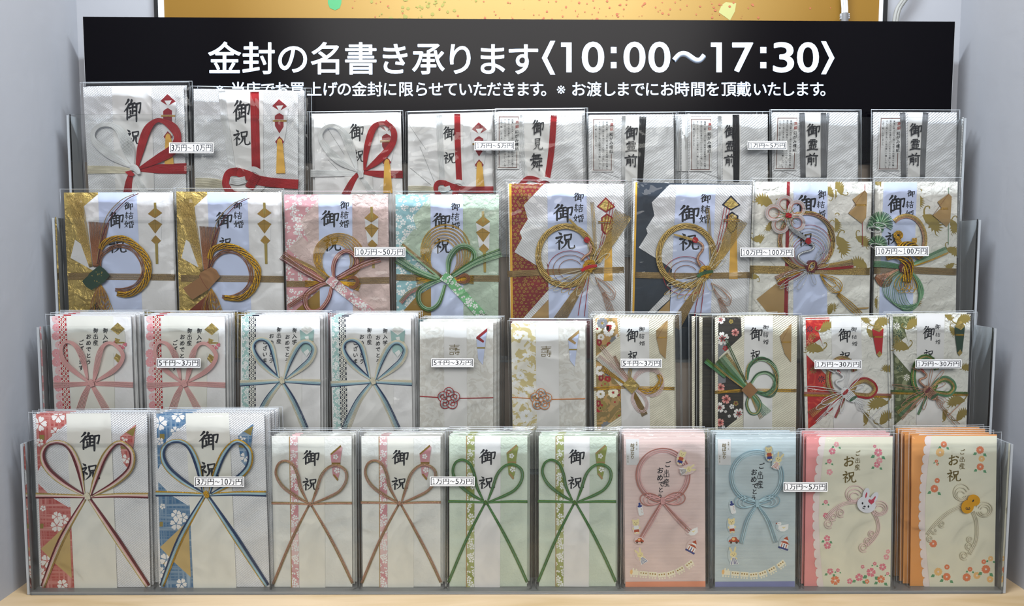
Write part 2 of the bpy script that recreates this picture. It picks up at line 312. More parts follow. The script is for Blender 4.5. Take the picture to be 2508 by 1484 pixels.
# ------------------------------------------------------------------ tiers
STEP = .0425; ZT = [.1895, .3272, .4649, .6028]; HP = .1895; HALF = .6025
PX = {'A': (3.091, 0, 0), 'A2': (3.091, 700, 0), 'A3': (3.092, 1400, 0), 'A4': (3.092, 1900, 0), 'B': (4.122, 100, 440), 'B2': (4.122, 680, 440), 'B3': (3.905, 1220, 420), 'B4': (3.905, 1800, 420),
      'C': (4.638, 80, 740), 'C2': (4.638, 560, 740), 'C3': (4.637, 1000, 740), 'C4': (4.479, 1420, 740), 'C5': (4.56, 1920, 740),
      'D': (2.944, 0, 980), 'D2': (3.268, 640, 1030), 'D3': (3.27, 1080, 1030), 'D4': (3.269, 1500, 1030), 'D5': (3.269, 1940, 1030), 'F': (1, 0, 0)}
class E:
    """one item built on its own plane; outlines are measured on the photograph and put at the item's real distance"""
    def __init__(s, k, crop, quad, label, cat='envelope', name='gift_envelope', group=None, src=None, Y=None):
        s.k = k; s.s, s.ox, s.oy = PX[crop]; s.Y = k*STEP+.0150 if Y is None else Y; s.quad = quad; s.tm = None
        if src: s.tm = homog(src, quad)
        q = [s.raw(*p) for p in quad]; zf = ZT[k]-HP+.0035
        ext = lambda a, b: a+(b-a)*((zf-a[2])/(b[2]-a[2]))
        s.c = [q[0], q[1], ext(q[1], q[2]), ext(q[0], q[3])] if Y is None else q
        mid = (s.c[2]+s.c[3])/2; s.root = empty(name, (mid[0], s.Y, mid[2]), label, cat, group)
        qq = src or quad; cx, cy = sum(p[0] for p in qq)/4, sum(p[1] for p in qq)/4
        s.u = float(np.linalg.norm(s.P(cx+10, cy)-s.P(cx-10, cy))/20); s.o = {}
    def raw(s, u, v, l=0): return aty(u/s.s+s.ox, v/s.s+s.oy, s.Y-l)
    def P(s, u, v, l=0):
        if s.tm: u, v = s.tm(u, v)
        return s.raw(u, v, l)
    def body(s, m, th=.0018, name='envelope_body'):
        b = MB(); b.prism(s.c, [p+np.array([0, th, 0]) for p in s.c], m); s.o['body'] = b.build(name, s.root); return s.o['body']
    def poly(s, name, pts, m, lift=.0002, th=.0002, parent=None, label=None):
        b = MB(); b.prism([s.P(u, v, lift+th) for u, v in pts], [s.P(u, v, lift) for u, v in pts], m)
        o = b.build(name, parent or s.root)
        if label: o['label'] = label
        return o
    def flat(s, name, items, lift, parent=None, cl=None, th=0, label=None):
        b = MB(); i = 0
        for pts, m in items:
            for c_ in (cl if cl and isinstance(cl[0][0], (tuple, list)) else [cl]):
                q = clip(pts, c_) if c_ else pts
                if not q: continue
                ll = lift+(i % 40)*1.2e-6; i += 1
                if th: b.prism([s.P(u, v, ll+th) for u, v in q], [s.P(u, v, ll) for u, v in q], m)
                else: b.add([s.P(u, v, ll) for u, v in q], [tuple(range(len(q)))], m)
        if not b.v: return None
        o = b.build(name, parent or s.root)
        if label: o['label'] = label
        return o
    def bundle(s, name, path, n, cw, ms, lift, twist=0, parent=None, k=6, closed=False, b=None, dome=0, sides=5, rib=False):
        if rib: k = 12; sides = 8
        own = b is None; b = b or MB(); w = 0; pp = []
        for p in path:
            w = p[2] if len(p) > 2 else w; pp.append((p[0], p[1], w))
        C = cr(pp, k, closed); N = len(C); ln = [0]
        for i in range(1, N): ln.append(ln[-1]+hypot(C[i][0]-C[i-1][0], C[i][1]-C[i-1][1]))
        for j in range(n):
            fr = 0 if n == 1 else (j/(n-1)-.5); pts = []
            for i in range(N):
                d = (C[min(i+1, N-1)]-C[max(i-1, 0)])[:2] if not (closed and i in (0, N-1)) else (C[1]-C[-2])[:2]
                d = d/(np.linalg.norm(d)+1e-9); nn = np.array([-d[1], d[0]]); t = ln[i]/(ln[-1]+1e-9)
                if twist:
                    a = 2*pi*(twist*t+j/n); off = .5*cos(a)*C[i][2]; ll = lift+.4*C[i][2]*s.u*(1+sin(a))*.6
                else:
                    off = fr*C[i][2]; ll = lift+dome*sin(pi*t)+((j*7) % 3)*cw*s.u*.12
                q = C[i][:2]+nn*off; pts.append(s.P(q[0], q[1], ll))
            mm = ms if isinstance(ms, str) else ms[min(j*len(ms)//n, len(ms)-1)]
            b.tube(pts, cw*s.u/2, mm, sides, [cw*s.u/2*(1 if i % 2 else .78) for i in range(N)] if rib else None)
        return b.build(name, parent or s.root, True) if own else None
    def cords(s, name, paths, cw, m, lift, k=8, closed=False, parent=None, dome=0):
        b = MB()
        for i, p in enumerate(paths):
            s.bundle(None, [(*q[:2], 0) for q in p], 1, cw, m if isinstance(m, str) else m[i % len(m)], lift+(i % 5)*cw*s.u*.25, b=b, k=k, closed=closed, dome=dome)
        return b.build(name, parent or s.root, True)
    def drop(s, k0, tip, w, p=1.2):
        """teardrop outline from knot k0 to tip"""
        k0 = np.array(k0, float); d = np.array(tip, float)-k0; nn = np.array([-d[1], d[0]])/(np.linalg.norm(d)+1e-9)
        return [tuple(k0+d*(1-cos(t))/2+nn*w*sin(t)*abs(sin(t/2))**p) for t in [2*pi*i/12 for i in range(13)]]
    def text(s, items, m='ink', lift=.0016, style='brush', parent=None, name='lettering', box=True):
        """items: (char, x0, y0, x1, y1) fitted boxes, or with box=False (char, cx, cy, em)"""
        b = MB()
        for it in items:
            G = glyph(it[0], style)
            if not G: continue
            if box:
                xs = [p[0] for g in G for p in g]; ys = [p[1] for g in G for p in g]; x0, x1, y0, y1 = min(xs), max(xs), min(ys), max(ys)
                _, X0, Y0, X1, Y1 = it; f = lambda p: (X0+(p[0]-x0)/(x1-x0+1e-9)*(X1-X0), Y0+(p[1]-y0)/(y1-y0+1e-9)*(Y1-Y0))
            else:
                _, cx, cy, em = it[:4]; f = lambda p: (cx+(p[0]-.5)*em, cy+(p[1]-.5)*em)
            for gi, g in enumerate(G): b.add([s.P(*f(p), lift+1.6e-5*(gi*(8 if style == 'bold' else 4)//len(G) if style != 'brush' or it[0] not in S else gi % 4)) for p in g], [tuple(range(len(g)))], m)
        return b.build(name, parent or s.root)
    def col(s, txt, cx, y0, pitch, em): return [(c, cx, y0+i*pitch, em) for i, c in enumerate(txt)]
    def sleeve(s, ml=.0035, mr=.0055, mt=.005, depth=.0086, nx=40, nz=60, seed=0):
        """clear bag: gently buckled front sheet rolled back over the top and down the sides"""
        rr = random.Random(seed+int(s.c[0][0]*1e4)); c = s.c; b = MB(); x0t, x1t = c[0][0]-ml, c[1][0]+mr; x0b, x1b = c[3][0]-ml, c[2][0]+mr
        zb = c[3][2]; zt0, zt1 = c[0][2]+mt, c[1][2]+mt; wv = [(rr.uniform(20, 110), rr.uniform(15, 70), rr.uniform(0, 6.3), rr.uniform(.2, .55)*.0005) for _ in range(9)]
        cr_ = [(rr.choice((rr.uniform(.0, .15), rr.uniform(.85, 1), rr.uniform(.1, .9))), rr.uniform(.1, 1), rr.uniform(0, pi), rr.uniform(.005, .022), rr.uniform(.0022, .0038), rr.uniform(.0008, .0020)) for _ in range(16)]
        rows = []
        for j in range(nz+1):
            t = j/nz; row = []
            for i in range(nx+1):
                q = i/nx; x = (x0b+(x0t-x0b)*t)+((x1b+(x1t-x1b)*t)-(x0b+(x0t-x0b)*t))*q; z = zb+((zt0+(zt1-zt0)*q)-zb)*t
                h = sum(a*sin(kx*x+kz*z+ph) for kx, kz, ph, a in wv)
                for cx, cz, sl, w, cw_, am in cr_:
                    ax, az = x-(x0b+(x1b-x0b)*cx), z-(zb+(zt0-zb)*cz)
                    if abs(ax)+abs(az) > .07: continue
                    h += am*math.exp(-((ax*cos(sl)+az*sin(sl))/cw_)**2)*math.exp(-((az*cos(sl)-ax*sin(sl))/w)**2)
                h = min(h, .0013); e = min(q, 1-q); h -= .003*max(0, 1-e/.03)**2
                tp = max(0, (t-.955)/.045); dy = tp**2*.0048
                row.append((x, s.Y-depth-h*(1-tp)+dy, z-tp**3*.0012))
            rows.append(row)
        v = [p for r in rows for p in r]; W = nx+1
        b.add(v, [(j*W+i, j*W+i+1, (j+1)*W+i+1, (j+1)*W+i) for j in range(nz) for i in range(nx)], 'clear_film')
        s.o['sleeve'] = b.build('clear_sleeve', s.root, True)
        b = MB(); yy = s.Y-.0006   # welded seams of the bag: two sides and the top
        for q in ([(x0b, yy, zb), (x0t, yy, zt0)], [(x1b, yy, zb), (x1t, yy, zt1)]): b.tube(q, .0003, 'film_seam', 4)
        b.tube([(x0t, s.Y-.0008, zt0-.0006), (x1t, s.Y-.0008, zt1-.0006)], .0004, 'film_seam', 5); s.o['seam'] = b.build('sleeve_seam', s.root)
        return s.o['sleeve']
    def behind(s, offs, keys, label, group):
        """further envelopes of the stack: copies of the shared parts, each set further back"""
        for i, (dx, dz) in enumerate(offs):
            r = s.root.copy(); COL.objects.link(r); r.location = Vector(s.root.location)+Vector((dx/1900, .0050*(i+1), dz/1900))
            for k_ in list(r.keys()):
                if k_ in ('label', 'group'): del r[k_]
            n = len(offs); w = '' if n == 1 else (', nearest to it' if i == 0 else (', rearmost' if i == n-1 else (', second back' if i == 1 else ', third back')))
            tag(r, label+w, 'envelope', group)
            for kk in list(keys)+['seam']:
                if kk in s.o and s.o[kk]:
                    c_ = s.o[kk].copy(); COL.objects.link(c_); c_.parent = r
                    if kk == 'sleeve': c_.location = (0, .0074, 0)

# ------------------------------------------------------------------ the bay: shelf, walls, poster
def struct(name, b, parent=None): o = b.build(name, parent); o['kind'] = 'structure'; return o
XL, XR, YB = -.6265, .6345, .205
b = MB(); b.box(XL, XR, -.16, YB, -.03, 0, 'oak'); struct('floor', b)
b = MB(); b.box(XL-.02, XL, -.42, YB, -.03, 1.15, 'wall_paint'); struct('wall_left', b)
b = MB(); b.box(XR, XR+.02, -.42, YB, -.03, 1.15, 'wall_paint'); struct('wall_right', b)
b = MB(); b.box(XL-.02, XR+.02, YB, YB+.02, -.03, 1.15, 'wall_paint'); struct('wall_back', b)
def bx(u0, u1, y0, y1, z0, z1, m, name, st=True):
    b = MB(); b.box(aty(u0, 20, y0)[0], aty(u1, 20, y0)[0], y0, y1, z0, z1, m)
    return struct(name, b) if st else b.build(name)
zp = aty(1254, 120, .2)[2]
t1 = bx(377, 386, .196, YB, .72, 1.15, 'deck_black', 'trim_1'); t2 = bx(386, 401, .1975, YB, .72, 1.15, 'trim_white', 'trim_2')
t3 = bx(2164, 2174, .196, YB, .72, 1.15, 'deck_black', 'trim_3'); t4 = bx(2154, 2164, .1975, YB, .72, 1.15, 'trim_white', 'trim_4')
x0, x1 = aty(401, 20, .199)[0], aty(2154, 20, .199)[0]
po = empty('poster', ((x0+x1)/2, .1995, zp), 'yellow orange poster with soft pink specks and leaf shapes behind the black sign', 'poster')
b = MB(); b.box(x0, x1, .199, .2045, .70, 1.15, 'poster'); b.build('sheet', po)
def ypoly(pts, y, m, name, parent, th=.0003):
    b = MB(); b.prism([aty(u, v, y-th) for u, v in pts], [aty(u, v, y) for u, v in pts], m); return b.build(name, parent)
mat('print_green', '3F8A58', .6); mat('print_pale', '9E9C62', .6); mat('print_mist', '86803C', .7); mat('print_speck', '9C5838', .7)
ypoly([(803, -20), (838, -20), (836, 8), (832, 20), (821, 25), (808, 20), (803, 8)], .199, 'print_green', 'leaf_print', po)
ypoly([(1778, 5), (1803, 8), (1800, 28), (1788, 50), (1760, 30), (1768, 12)], .199, 'print_pale', 'leaf_print', po)
b = MB(); rr = random.Random(3)
for i in range(170):
    u, v, r_ = rr.gauss(1450, 230), rr.uniform(-12, 50), rr.uniform(.8, 3.2); mm = 'print_speck'
    if i % 4 == 0: u = rr.gauss(1010, 60); mm = 'print_mist'; r_ *= 1.5
    b.add([aty(p[0], p[1], .1986-i*1e-6) for p in ell(u, v, r_*rr.uniform(.6, 1.4), r_, 7)], [tuple(range(7))], mm)
o = b.build('speck_print', po); o['kind'] = 'stuff'
# cables running up behind the sign
cb = empty('cable_bundle', tuple(aty(2069, 45, .19)), 'white cable bundle with a ribbed tie in front of the yellow poster', 'cable')
b = MB()
for i in range(3):
    b.tube([aty(2063.5+i*5.5-1.5*(v < 20), v, .186) for v in (62, 40, 20, 0, -60, -200)], .0016, 'cable_white', 8)
b.build('cable', cb, True)
b = MB()
for i in range(3):
    v = 36+i*4.6; b.tube([aty(2057, v-(i % 2), .183), aty(2068, v+1, .1815), aty(2080, v-1, .183)], .0014, 'cable_white', 8)
b.tube([aty(2068, 33, .1835), aty(2068, 55, .1835)], .0055, 'cable_white', 10); b.build('cable_tie', cb, True)
b = MB()
for i in range(2):
    b.tube([aty(u+i*6, v, .188) for u, v in cr([(2189, 62), (2192, 40), (2198, 20), (2210, 2), (2228, -25), (2240, -60)], 5)], .0028, 'cable_gray', 8)
tag(b.build('cable_hose', None, True), 'grey curved cable hose on the right beside the black strip', 'cable')

# ------------------------------------------------------------------ black sign
sg = empty('sign_board', (0, .1576, .5466), 'long glossy black sign board with white Japanese lettering above the envelopes', 'sign')
TLb, TRb = aty(203, 41, .1576), aty(2339, 53, .1576); zb = .545
b = MB(); fr = [(TLb[0], .1576, zb), (TRb[0], .1576, zb), tuple(TRb), tuple(TLb)]
b.prism(fr, [(p[0], .1626, p[2]) for p in fr], 'board_black'); panel = b.build('panel', sg)
b = MB(); b.tube([(TLb[0]-.0008, .160, zb), (TLb[0]-.0008, .160, TLb[2])], .0012, 'trim_white', 4); b.build('board_edge', sg); b = MB(); b.tube([(TRb[0]+.0008, .160, zb), (TRb[0]+.0008, .160, TRb[2])], .0012, 'trim_white', 4)
b.build('board_edge', sg)
class Sg: pass
G = E(0, 'F', [(203, 41), (2339, 53), (2330, 270), (212, 260)], None, Y=.1576, name='tmp')
bpy.data.objects.remove(G.root); G.root = sg
hy = 142
line1 = [(c, 550+i*83.4 if i < 6 else [1049, 1127, 1205, 1281][i-6], hy+(i*.25), 84) for i, c in enumerate('金封の名書き承ります')]
G.text(line1, 'board_letter', .0005, 'bold', name='lettering', box=False)
G.text([(c, *bb) for c, bb in zip('1001730', [(1374, 104, 1400, 177), (1425, 102, 1480, 178), (1527, 102, 1581, 178), (1741, 104, 1768, 177), (1793, 104, 1845, 177), (1893, 103, 1945, 178), (1952, 103, 2006, 178)])]
       + [('0', 1588, 102, 1642, 178)], 'board_letter', .0005, 'bold')
G.flat('lettering', [([(1496, 115), (1510, 115), (1510, 130), (1496, 130)], 'board_letter'), ([(1496, 152), (1510, 152), (1510, 167), (1496, 167)], 'board_letter'),
    ([(1862, 115), (1877, 115), (1877, 130), (1862, 130)], 'board_letter'), ([(1862, 152), (1877, 152), (1877, 167), (1862, 167)], 'board_letter'),
    ([(1348, 100), (1360, 100), (1340, 142), (1360, 183), (1348, 183), (1327, 142)], 'board_letter'), ([(2011, 101), (2023, 101), (2044, 142), (2023, 182), (2011, 182), (2031, 142)], 'board_letter')], .0005)
G.bundle('lettering', [(1650, 148, 0), (1664, 134, 0), (1680, 133, 0), (1702, 147, 0), (1714, 147, 0), (1724, 136, 0)], 1, 14, 'board_letter', .0003)
c2 = [545, 583, 620, 656, 690, 728, 770, 808, 843, 880, 918, 955, 994, 1032, 1068, 1104, 1140, 1175, 1210, 1246, 1281, 1314, 1343]
t2_ = '※当店でお買上げの金封に限らせていただきます。'
G.text([('※', 545, 218, 38), ('※', 1381, 218, 38)], 'board_letter', .0005, 'thin', box=False)
G.text([(c, x, 218, 38) for c, x in zip(t2_, c2) if c != '※']+[(c, x, 218, 38) for c, x in zip('※お渡しまでにお時間を頂戴いたします。', [1381, 1417, 1455, 1492, 1526, 1562, 1597, 1634, 1670, 1709, 1746, 1785, 1822, 1861, 1896, 1930, 1965, 2000, 2027]) if c != '※'],
       'board_letter', .0005, 'bold', box=False)

# ------------------------------------------------------------------ stepped acrylic rack
rk = empty('display_rack', (0, 0, 0), 'four-step clear acrylic display rack holding all the gift envelopes', 'display rack')
def rp(name, x0, x1, y0, y1, z0, z1, m): b = MB(); b.box(x0, x1, y0, y1, z0, z1, m); return b.build(name, rk)
for k in range(4):
    y0 = k*STEP; zt = ZT[k]; zb_ = zt-HP; y1 = y0+STEP if k < 3 else y0+.029
    rp('front_panel', -HALF+.003, HALF-.003, y0, y0+.003, zb_+.0005, zt, 'clear_acrylic')
    rp('base_panel', -HALF, HALF, y0+.003, y1, zb_+.0005, zb_+.003, 'acrylic_edge')
    for sx in (-1, 1):
        rp('side_panel', sx*HALF-.0015, sx*HALF+.0015, y0+.001, y1, zb_+.0005, zt-.001, 'acrylic_edge')
    if k: rp('riser_panel', -HALF+.004, HALF-.004, y0+.0035, y0+.006, .0005, zb_, 'acrylic_dark')
rp('back_panel', -HALF, HALF, .1645, .168, .0005, .5435, 'acrylic_dark')

# ------------------------------------------------------------------ price labels stuck on the rack fronts
def price(k, x0, y0, x1, y1, txt, lab):
    g = E(k, 'F', [(x0, y0), (x1, y0), (x1, y1), (x0, y1)], lab, cat='price label', name='price_label', group='price labels on the rack', Y=k*STEP-.0002)
    g.poly('card', [(x0, y0), (x1, y0), (x1, y1), (x0, y1)], 'card', 0, .0004)
    a, t = 2.2, 1.1; X0, Y0, X1, Y1 = x0+a, y0+a, x1-a, y1-a
    g.flat('border', [([(X0, Y0), (X1, Y0), (X1, Y0+t), (X0, Y0+t)], 'ink'), ([(X0, Y1-t), (X1, Y1-t), (X1, Y1), (X0, Y1)], 'ink'), ([(X0, Y0), (X0+t*1.5, Y0), (X0+t*1.5, Y1), (X0, Y1)], 'ink'), ([(X1-t*1.5, Y0), (X1, Y0), (X1, Y1), (X1-t*1.5, Y1)], 'ink')], .00045)
    w = [.58 if c.isdigit() else (.85 if c == '～' else 1) for c in txt]; pitch = (X1-X0-5)/sum(w); x = X0+2.5; it = []
    h = Y1-Y0-6; yc = (Y0+Y1)/2
    for c, q in zip(txt, w):
        if c == '～': it.append((c, x+1.5, yc-2, x+q*pitch-1.5, yc+2))
        else: it.append((c, x+(.8 if c != '1' else 1.8), yc-h/2, x+q*pitch-(.8 if c != '1' else 1.8), yc+h/2))
        x += q*pitch
    g.text(it, 'ink', .00048, 'plain')
    return g
price(3, 414, 349, 523, 375, '3万円～10万円', 'white price label reading 3万円～10万円 between the two large red and white envelopes, top step')
price(3, 1162, 345.5, 1260.5, 368, '1万円～5万円', 'white price label reading 1万円～5万円 left of the 御見舞 envelope, top step')
price(3, 1831, 345.5, 1928, 366.5, '1万円～5万円', 'white price label reading 1万円～5万円 among the black and grey cord envelopes, top step')
price(2, 868, 605, 993, 629, '10万円～50万円', 'white price label reading 10万円～50万円 between the pink and green bow envelopes')
price(2, 1813, 606.5, 1945, 629.5, '10万円～100万円', 'white price label reading 10万円～100万円 left of the plum blossom cord')
price(2, 2144, 603, 2274.5, 627, '10万円～100万円', 'white price label reading 10万円～100万円 over the golden turtle')
price(1, 383.5, 877, 491, 900.5, '5千円～3万円', 'white price label reading 5千円～3万円 on the second pink bow envelope')
price(1, 1056.5, 877.5, 1160, 899, '5千円～3万円', 'white price label reading 5千円～3万円 above the red flower knot')
price(1, 1520, 878.5, 1621.5, 900.5, '5千円～3万円', 'white price label reading 5千円～3万円 above the tan patch and pale pink cords')
price(1, 1995, 881, 2110, 903.5, '1万円～30万円', 'white price label reading 1万円～30万円 above the white crane of red envelope')
price(1, 2242, 880, 2355, 902, '1万円～30万円', 'white price label reading 1万円～30万円 on the green crane envelope')
price(0, 476, 1167, 598, 1192.5, '3万円～10万円', 'white price label reading 3万円～10万円 over the blue bow, bottom step')
price(0, 1053, 1167, 1162.5, 1190.5, '1万円～5万円', 'white price label reading 1万円～5万円 between the rose gold and green bows, bottom step')
price(0, 1919, 1180.5, 2027, 1204, '1万円～5万円', 'white price label reading 1万円～5万円 right of the pale blue baby envelope')

# ------------------------------------------------------------------ shared pieces of the top-step envelopes
def noshi_red(e, dx, dy, L=1312, sc=1):
    f = lambda pts: [(2112+(x-2112)*sc+dx, 750+(y-750)*sc+dy) for x, y in pts]
    n = e.poly('noshi_ornament', f([(2112, 752), (2172, 808), (2182, 812), (2165, 1000), (2145, 1095), (2088, 1095), (2070, 1000), (2050, 812)]), 'paper', .0012, .0004)
    e.flat('fold', [(f([(2112, 750), (2175, 805), (2117, 840), (2060, 803)]), 'red_dark'), (f([(2090, 800), (2145, 797), (2122, 838), (2112, 838)]), 'c_white'), (f([(2060, 812), (2112, 848), (2060, 900)]), 'paper'), (f([(2175, 812), (2118, 848), (2172, 900)]), 'paper')], .0017, n)
    e.flat('fold', [(f([(2080, 875), (2115, 855), (2147, 875), (2147, 905), (2080, 905)]), 'red_dark'), (f([(2080, 922), (2147, 922), (2147, 960), (2115, 1010), (2082, 955)]), 'red_dark')], .0017, n)
    e.poly('tassel', [(2098+dx, 1050+dy), (2115+dx, 1040+dy), (2138+dx, 1050+dy), (2160+dx, L), (2090+dx, L)], 'tassel', .0019, .0004, n)
    e.flat('fold', [(f([(2115, 1030), (2150, 1072), (2138, 1090), (2134, 1060), (2115, 1045), (2100, 1060), (2094, 1090), (2083, 1072)]), 'red_dark')], .0025, n)
    e.bundle('gold_band', [(2065+dx, 915+dy, 8), (2170+dx, 915+dy, 8)], 2, 5, 'c_gold', .0022, parent=n)
def noshi_gold(e, dx, dy):
    f = lambda pts: [(x+dx, y+dy) for x, y in pts]
    n = e.poly('noshi_ornament', f([(1082, 350), (1152, 392), (1222, 345), (1216, 620), (1160, 562), (1113, 600)]), 'paper', .0012, .0003)
    e.flat('fold', [(f([(1152, 280), (1225, 335), (1150, 388), (1080, 345)]), 'brown_gold'), (f([(1150, 400), (1225, 448), (1155, 545), (1082, 445)]), 'brown_gold'), (f([(1158, 560), (1212, 615), (1165, 660), (1113, 615)]), 'brown_gold'),
                    (f([(1140, 232), (1165, 232), (1167, 345), (1145, 345)]), 'gold_print'), (f([(1152, 640), (1182, 640), (1185, 850), (1160, 850)]), 'gold_print')], .0016, n, th=.0001)
    e.cords('crease', [f([(1155, 300), (1152, 385)]), f([(1150, 405), (1155, 540)]), f([(1085, 446), (1222, 446)])], 3, 'gold_print', .0019, parent=n)
def tanzaku(e, pts, m='strip', lift=.0010): return e.poly('name_strip', pts, m, lift, .0002)
BL = .0013  # lettering lift
def goiwai(e, b1, b2, par): e.text([('御', *b1), ('祝', *b2)], 'ink', BL, parent=par)
FLD = lambda e, lines, c='crease': e.cords(c, lines, 2.2, 'c_gray', .0003)

# A1 ---------------------------------------------------------------- red and white bow, large
e = E(3, 'A', [(628, 660), (1388, 652), (1410, 1440), (672, 1440)], 'large white crepe envelope with red and white bow, left end of top step')
e.body('crepe')
e.poly('folded_flap', [(848, 760), (730, 872), (840, 1230), (870, 1440), (880, 1440)], 'crepe', .0003)
t = tanzaku(e, [(845, 652), (1145, 652), (1168, 1440), (875, 1440)], 'strip')
goiwai(e, (937, 745, 1070, 925), (942, 980, 1075, 1098), t); noshi_red(e, -845, -38, 1242)
e.bundle('bow_loop', [(1015, 1275, 12), (850, 1180, 60), (730, 1090, 45), (700, 1020, 30), (745, 955, 26), (840, 945, 30), (915, 1000, 60), (970, 1120, 90), (1010, 1260, 12)], 11, 7, 'c_white', .0022, dome=.003)
e.bundle('bow_loop', [(1035, 1280, 12), (1065, 1130, 50), (1110, 990, 55), (1170, 920, 30), (1230, 915, 30), (1310, 965, 60), (1345, 1040, 50), (1310, 1130, 70), (1200, 1200, 60), (1050, 1278, 12)], 12, 7, 'c_red', .0026, dome=.003)
e.bundle('cord_band', [(662, 1285, 56), (850, 1285, 50), (1000, 1295, 36)], 9, 7, 'c_cream', .0014)
e.bundle('cord_band', [(1050, 1280, 30), (1200, 1278, 62), (1412, 1275, 72)], 10, 8, 'c_red', .0014)
e.bundle('cord_tail', [(1000, 1300, 28), (975, 1380, 45), (960, 1500, 60)], 8, 7, 'c_red', .0017)
e.bundle('cord_tail', [(1010, 1300, 28), (1050, 1380, 40), (1120, 1500, 56)], 8, 7, 'c_white', .0019)
e.bundle('knot', [(985, 1265, 38), (1020, 1270, 42), (1045, 1300, 30), (1052, 1318, 16)], 7, 9, 'c_white', .0062)
e.poly('knot_fold', [(945, 1300), (990, 1290), (1020, 1320), (1005, 1335), (975, 1330)], 'red', .0058)
e.sleeve(mr=.008, mt=.006)
e.behind([(4, 4)], ['body', 'sleeve'], 'white crepe envelope behind the left-end envelope on the top step', 'envelopes behind the left-end top step envelope')
# A2 ---------------------------------------------------------------- awaji knot, large
e = E(3, 'A', [(1465, 672), (2255, 688), (2255, 1450), (1475, 1450)], 'large white crepe envelope with flat cords in an abalone knot, second on top step')
e.body('crepe')
e.poly('folded_flap', [(1690, 760), (1560, 890), (1650, 1450), (1800, 1450), (1740, 1100)], 'crepe', .0003)
e.poly('folded_flap', [(1560, 890), (1500, 1070), (1640, 1380), (1690, 1300)], 'crepe', .0006)
t = tanzaku(e, [(1700, 676), (1992, 682), (1995, 1450), (1750, 1450)], 'strip')
goiwai(e, (1762, 755, 1895, 935), (1765, 980, 1898, 1105), t); noshi_red(e, 0, 0)
def awaji(e, W, R, m1='c_white', m2='c_red'):
    """W: white upright, R: red upright, base position taken from the large one"""
e.bundle('cord_upright', [(1680, 690, 48), (1695, 860, 48), (1733, 1100, 46), (1768, 1340, 44)], 9, 6.5, 'c_white', .0020)
e.bundle('cord_upright', [(1927, 695, 60), (1930, 900, 60), (1938, 1280, 58)], 11, 6.5, 'c_red', .0020)
e.bundle('knot_loop', [(1800, 1300, 60), (1735, 1310, 52), (1708, 1370, 46), (1718, 1420, 50), (1770, 1475, 55), (1900, 1490, 60)], 10, 6.5, 'c_red', .0028)
e.bundle('knot_loop', [(1795, 1300, 60), (1870, 1325, 66), (1960, 1365, 68), (2100, 1385, 66), (2258, 1395, 66)], 12, 6.5, 'c_red', .0034)
e.bundle('knot_loop', [(1860, 1300, 30), (1920, 1280, 36), (1980, 1320, 36), (1990, 1400, 40), (1900, 1480, 44)], 8, 6, 'c_white', .0026)
e.bundle('knot_loop', [(1740, 1365, 46), (1800, 1372, 50), (1860, 1360, 46)], 8, 6.5, 'c_white', .0042)
e.bundle('knot_loop', [(1945, 1325, 60), (1915, 1370, 62), (1885, 1425, 60)], 9, 7, 'c_red', .0048)
e.bundle('cord_band', [(1478, 1385, 72), (1600, 1388, 72), (1720, 1400, 60)], 10, 7, 'c_cream', .0016)
e.sleeve(mr=.010, mt=.004)
e.behind([(14, 2)], ['body', 'sleeve'], 'white crepe envelope showing at the right behind the large abalone knot envelope', 'envelopes behind the abalone knot envelope')
# A3 ---------------------------------------------------------------- small bow
e = E(3, 'A2', [(212, 862), (870, 852), (885, 1460), (222, 1460)], 'smaller white envelope with red and white bow, third on top step')
e.body('washi_soft'); FLD(e, [[(290, 930), (450, 1180)], [(320, 1210), (440, 1330)], [(450, 1180), (450, 1460)]])
t = tanzaku(e, [(435, 856), (640, 854), (660, 1460), (450, 1460)], 'strip')
goiwai(e, (480, 935, 590, 1070), (505, 1130, 600, 1230), t); noshi_red(e, -1352, 155, 1460)
e.bundle('bow_loop', [(545, 1300, 10), (400, 1215, 50), (300, 1110, 45), (262, 1030, 26), (300, 965, 22), (370, 955, 26), (440, 1010, 50), (490, 1120, 60), (540, 1290, 12)], 10, 6.5, 'c_white', .0022, dome=.003)
e.bundle('bow_loop', [(595, 1290, 10), (612, 1130, 40), (655, 985, 45), (710, 935, 26), (780, 945, 30), (820, 1010, 40), (800, 1100, 45), (710, 1205, 50), (600, 1290, 10)], 11, 6.5, 'c_red', .0026, dome=.003)
e.bundle('cord_band', [(188, 1312, 50), (360, 1312, 44), (540, 1315, 26)], 8, 6.5, 'c_white', .0014)
e.bundle('cord_band', [(590, 1305, 24), (720, 1318, 46), (886, 1320, 50)], 8, 6.5, 'c_red', .0014)
e.bundle('cord_tail', [(545, 1315, 24), (500, 1380, 40), (450, 1480, 54)], 7, 7, 'c_red', .0017)
e.bundle('cord_tail', [(560, 1320, 24), (610, 1400, 34), (680, 1500, 44)], 7, 6, 'c_white', .0019)
e.bundle('knot', [(558, 1290, 30), (565, 1310, 34), (572, 1345, 26)], 6, 8, 'c_white', .0060)
e.sleeve(ml=.006, mr=.003, mt=.003)
e.behind([(-8, 2)], ['body', 'sleeve'], 'white envelope just behind the smaller red and white bow envelope', 'envelopes behind the smaller bow envelope')
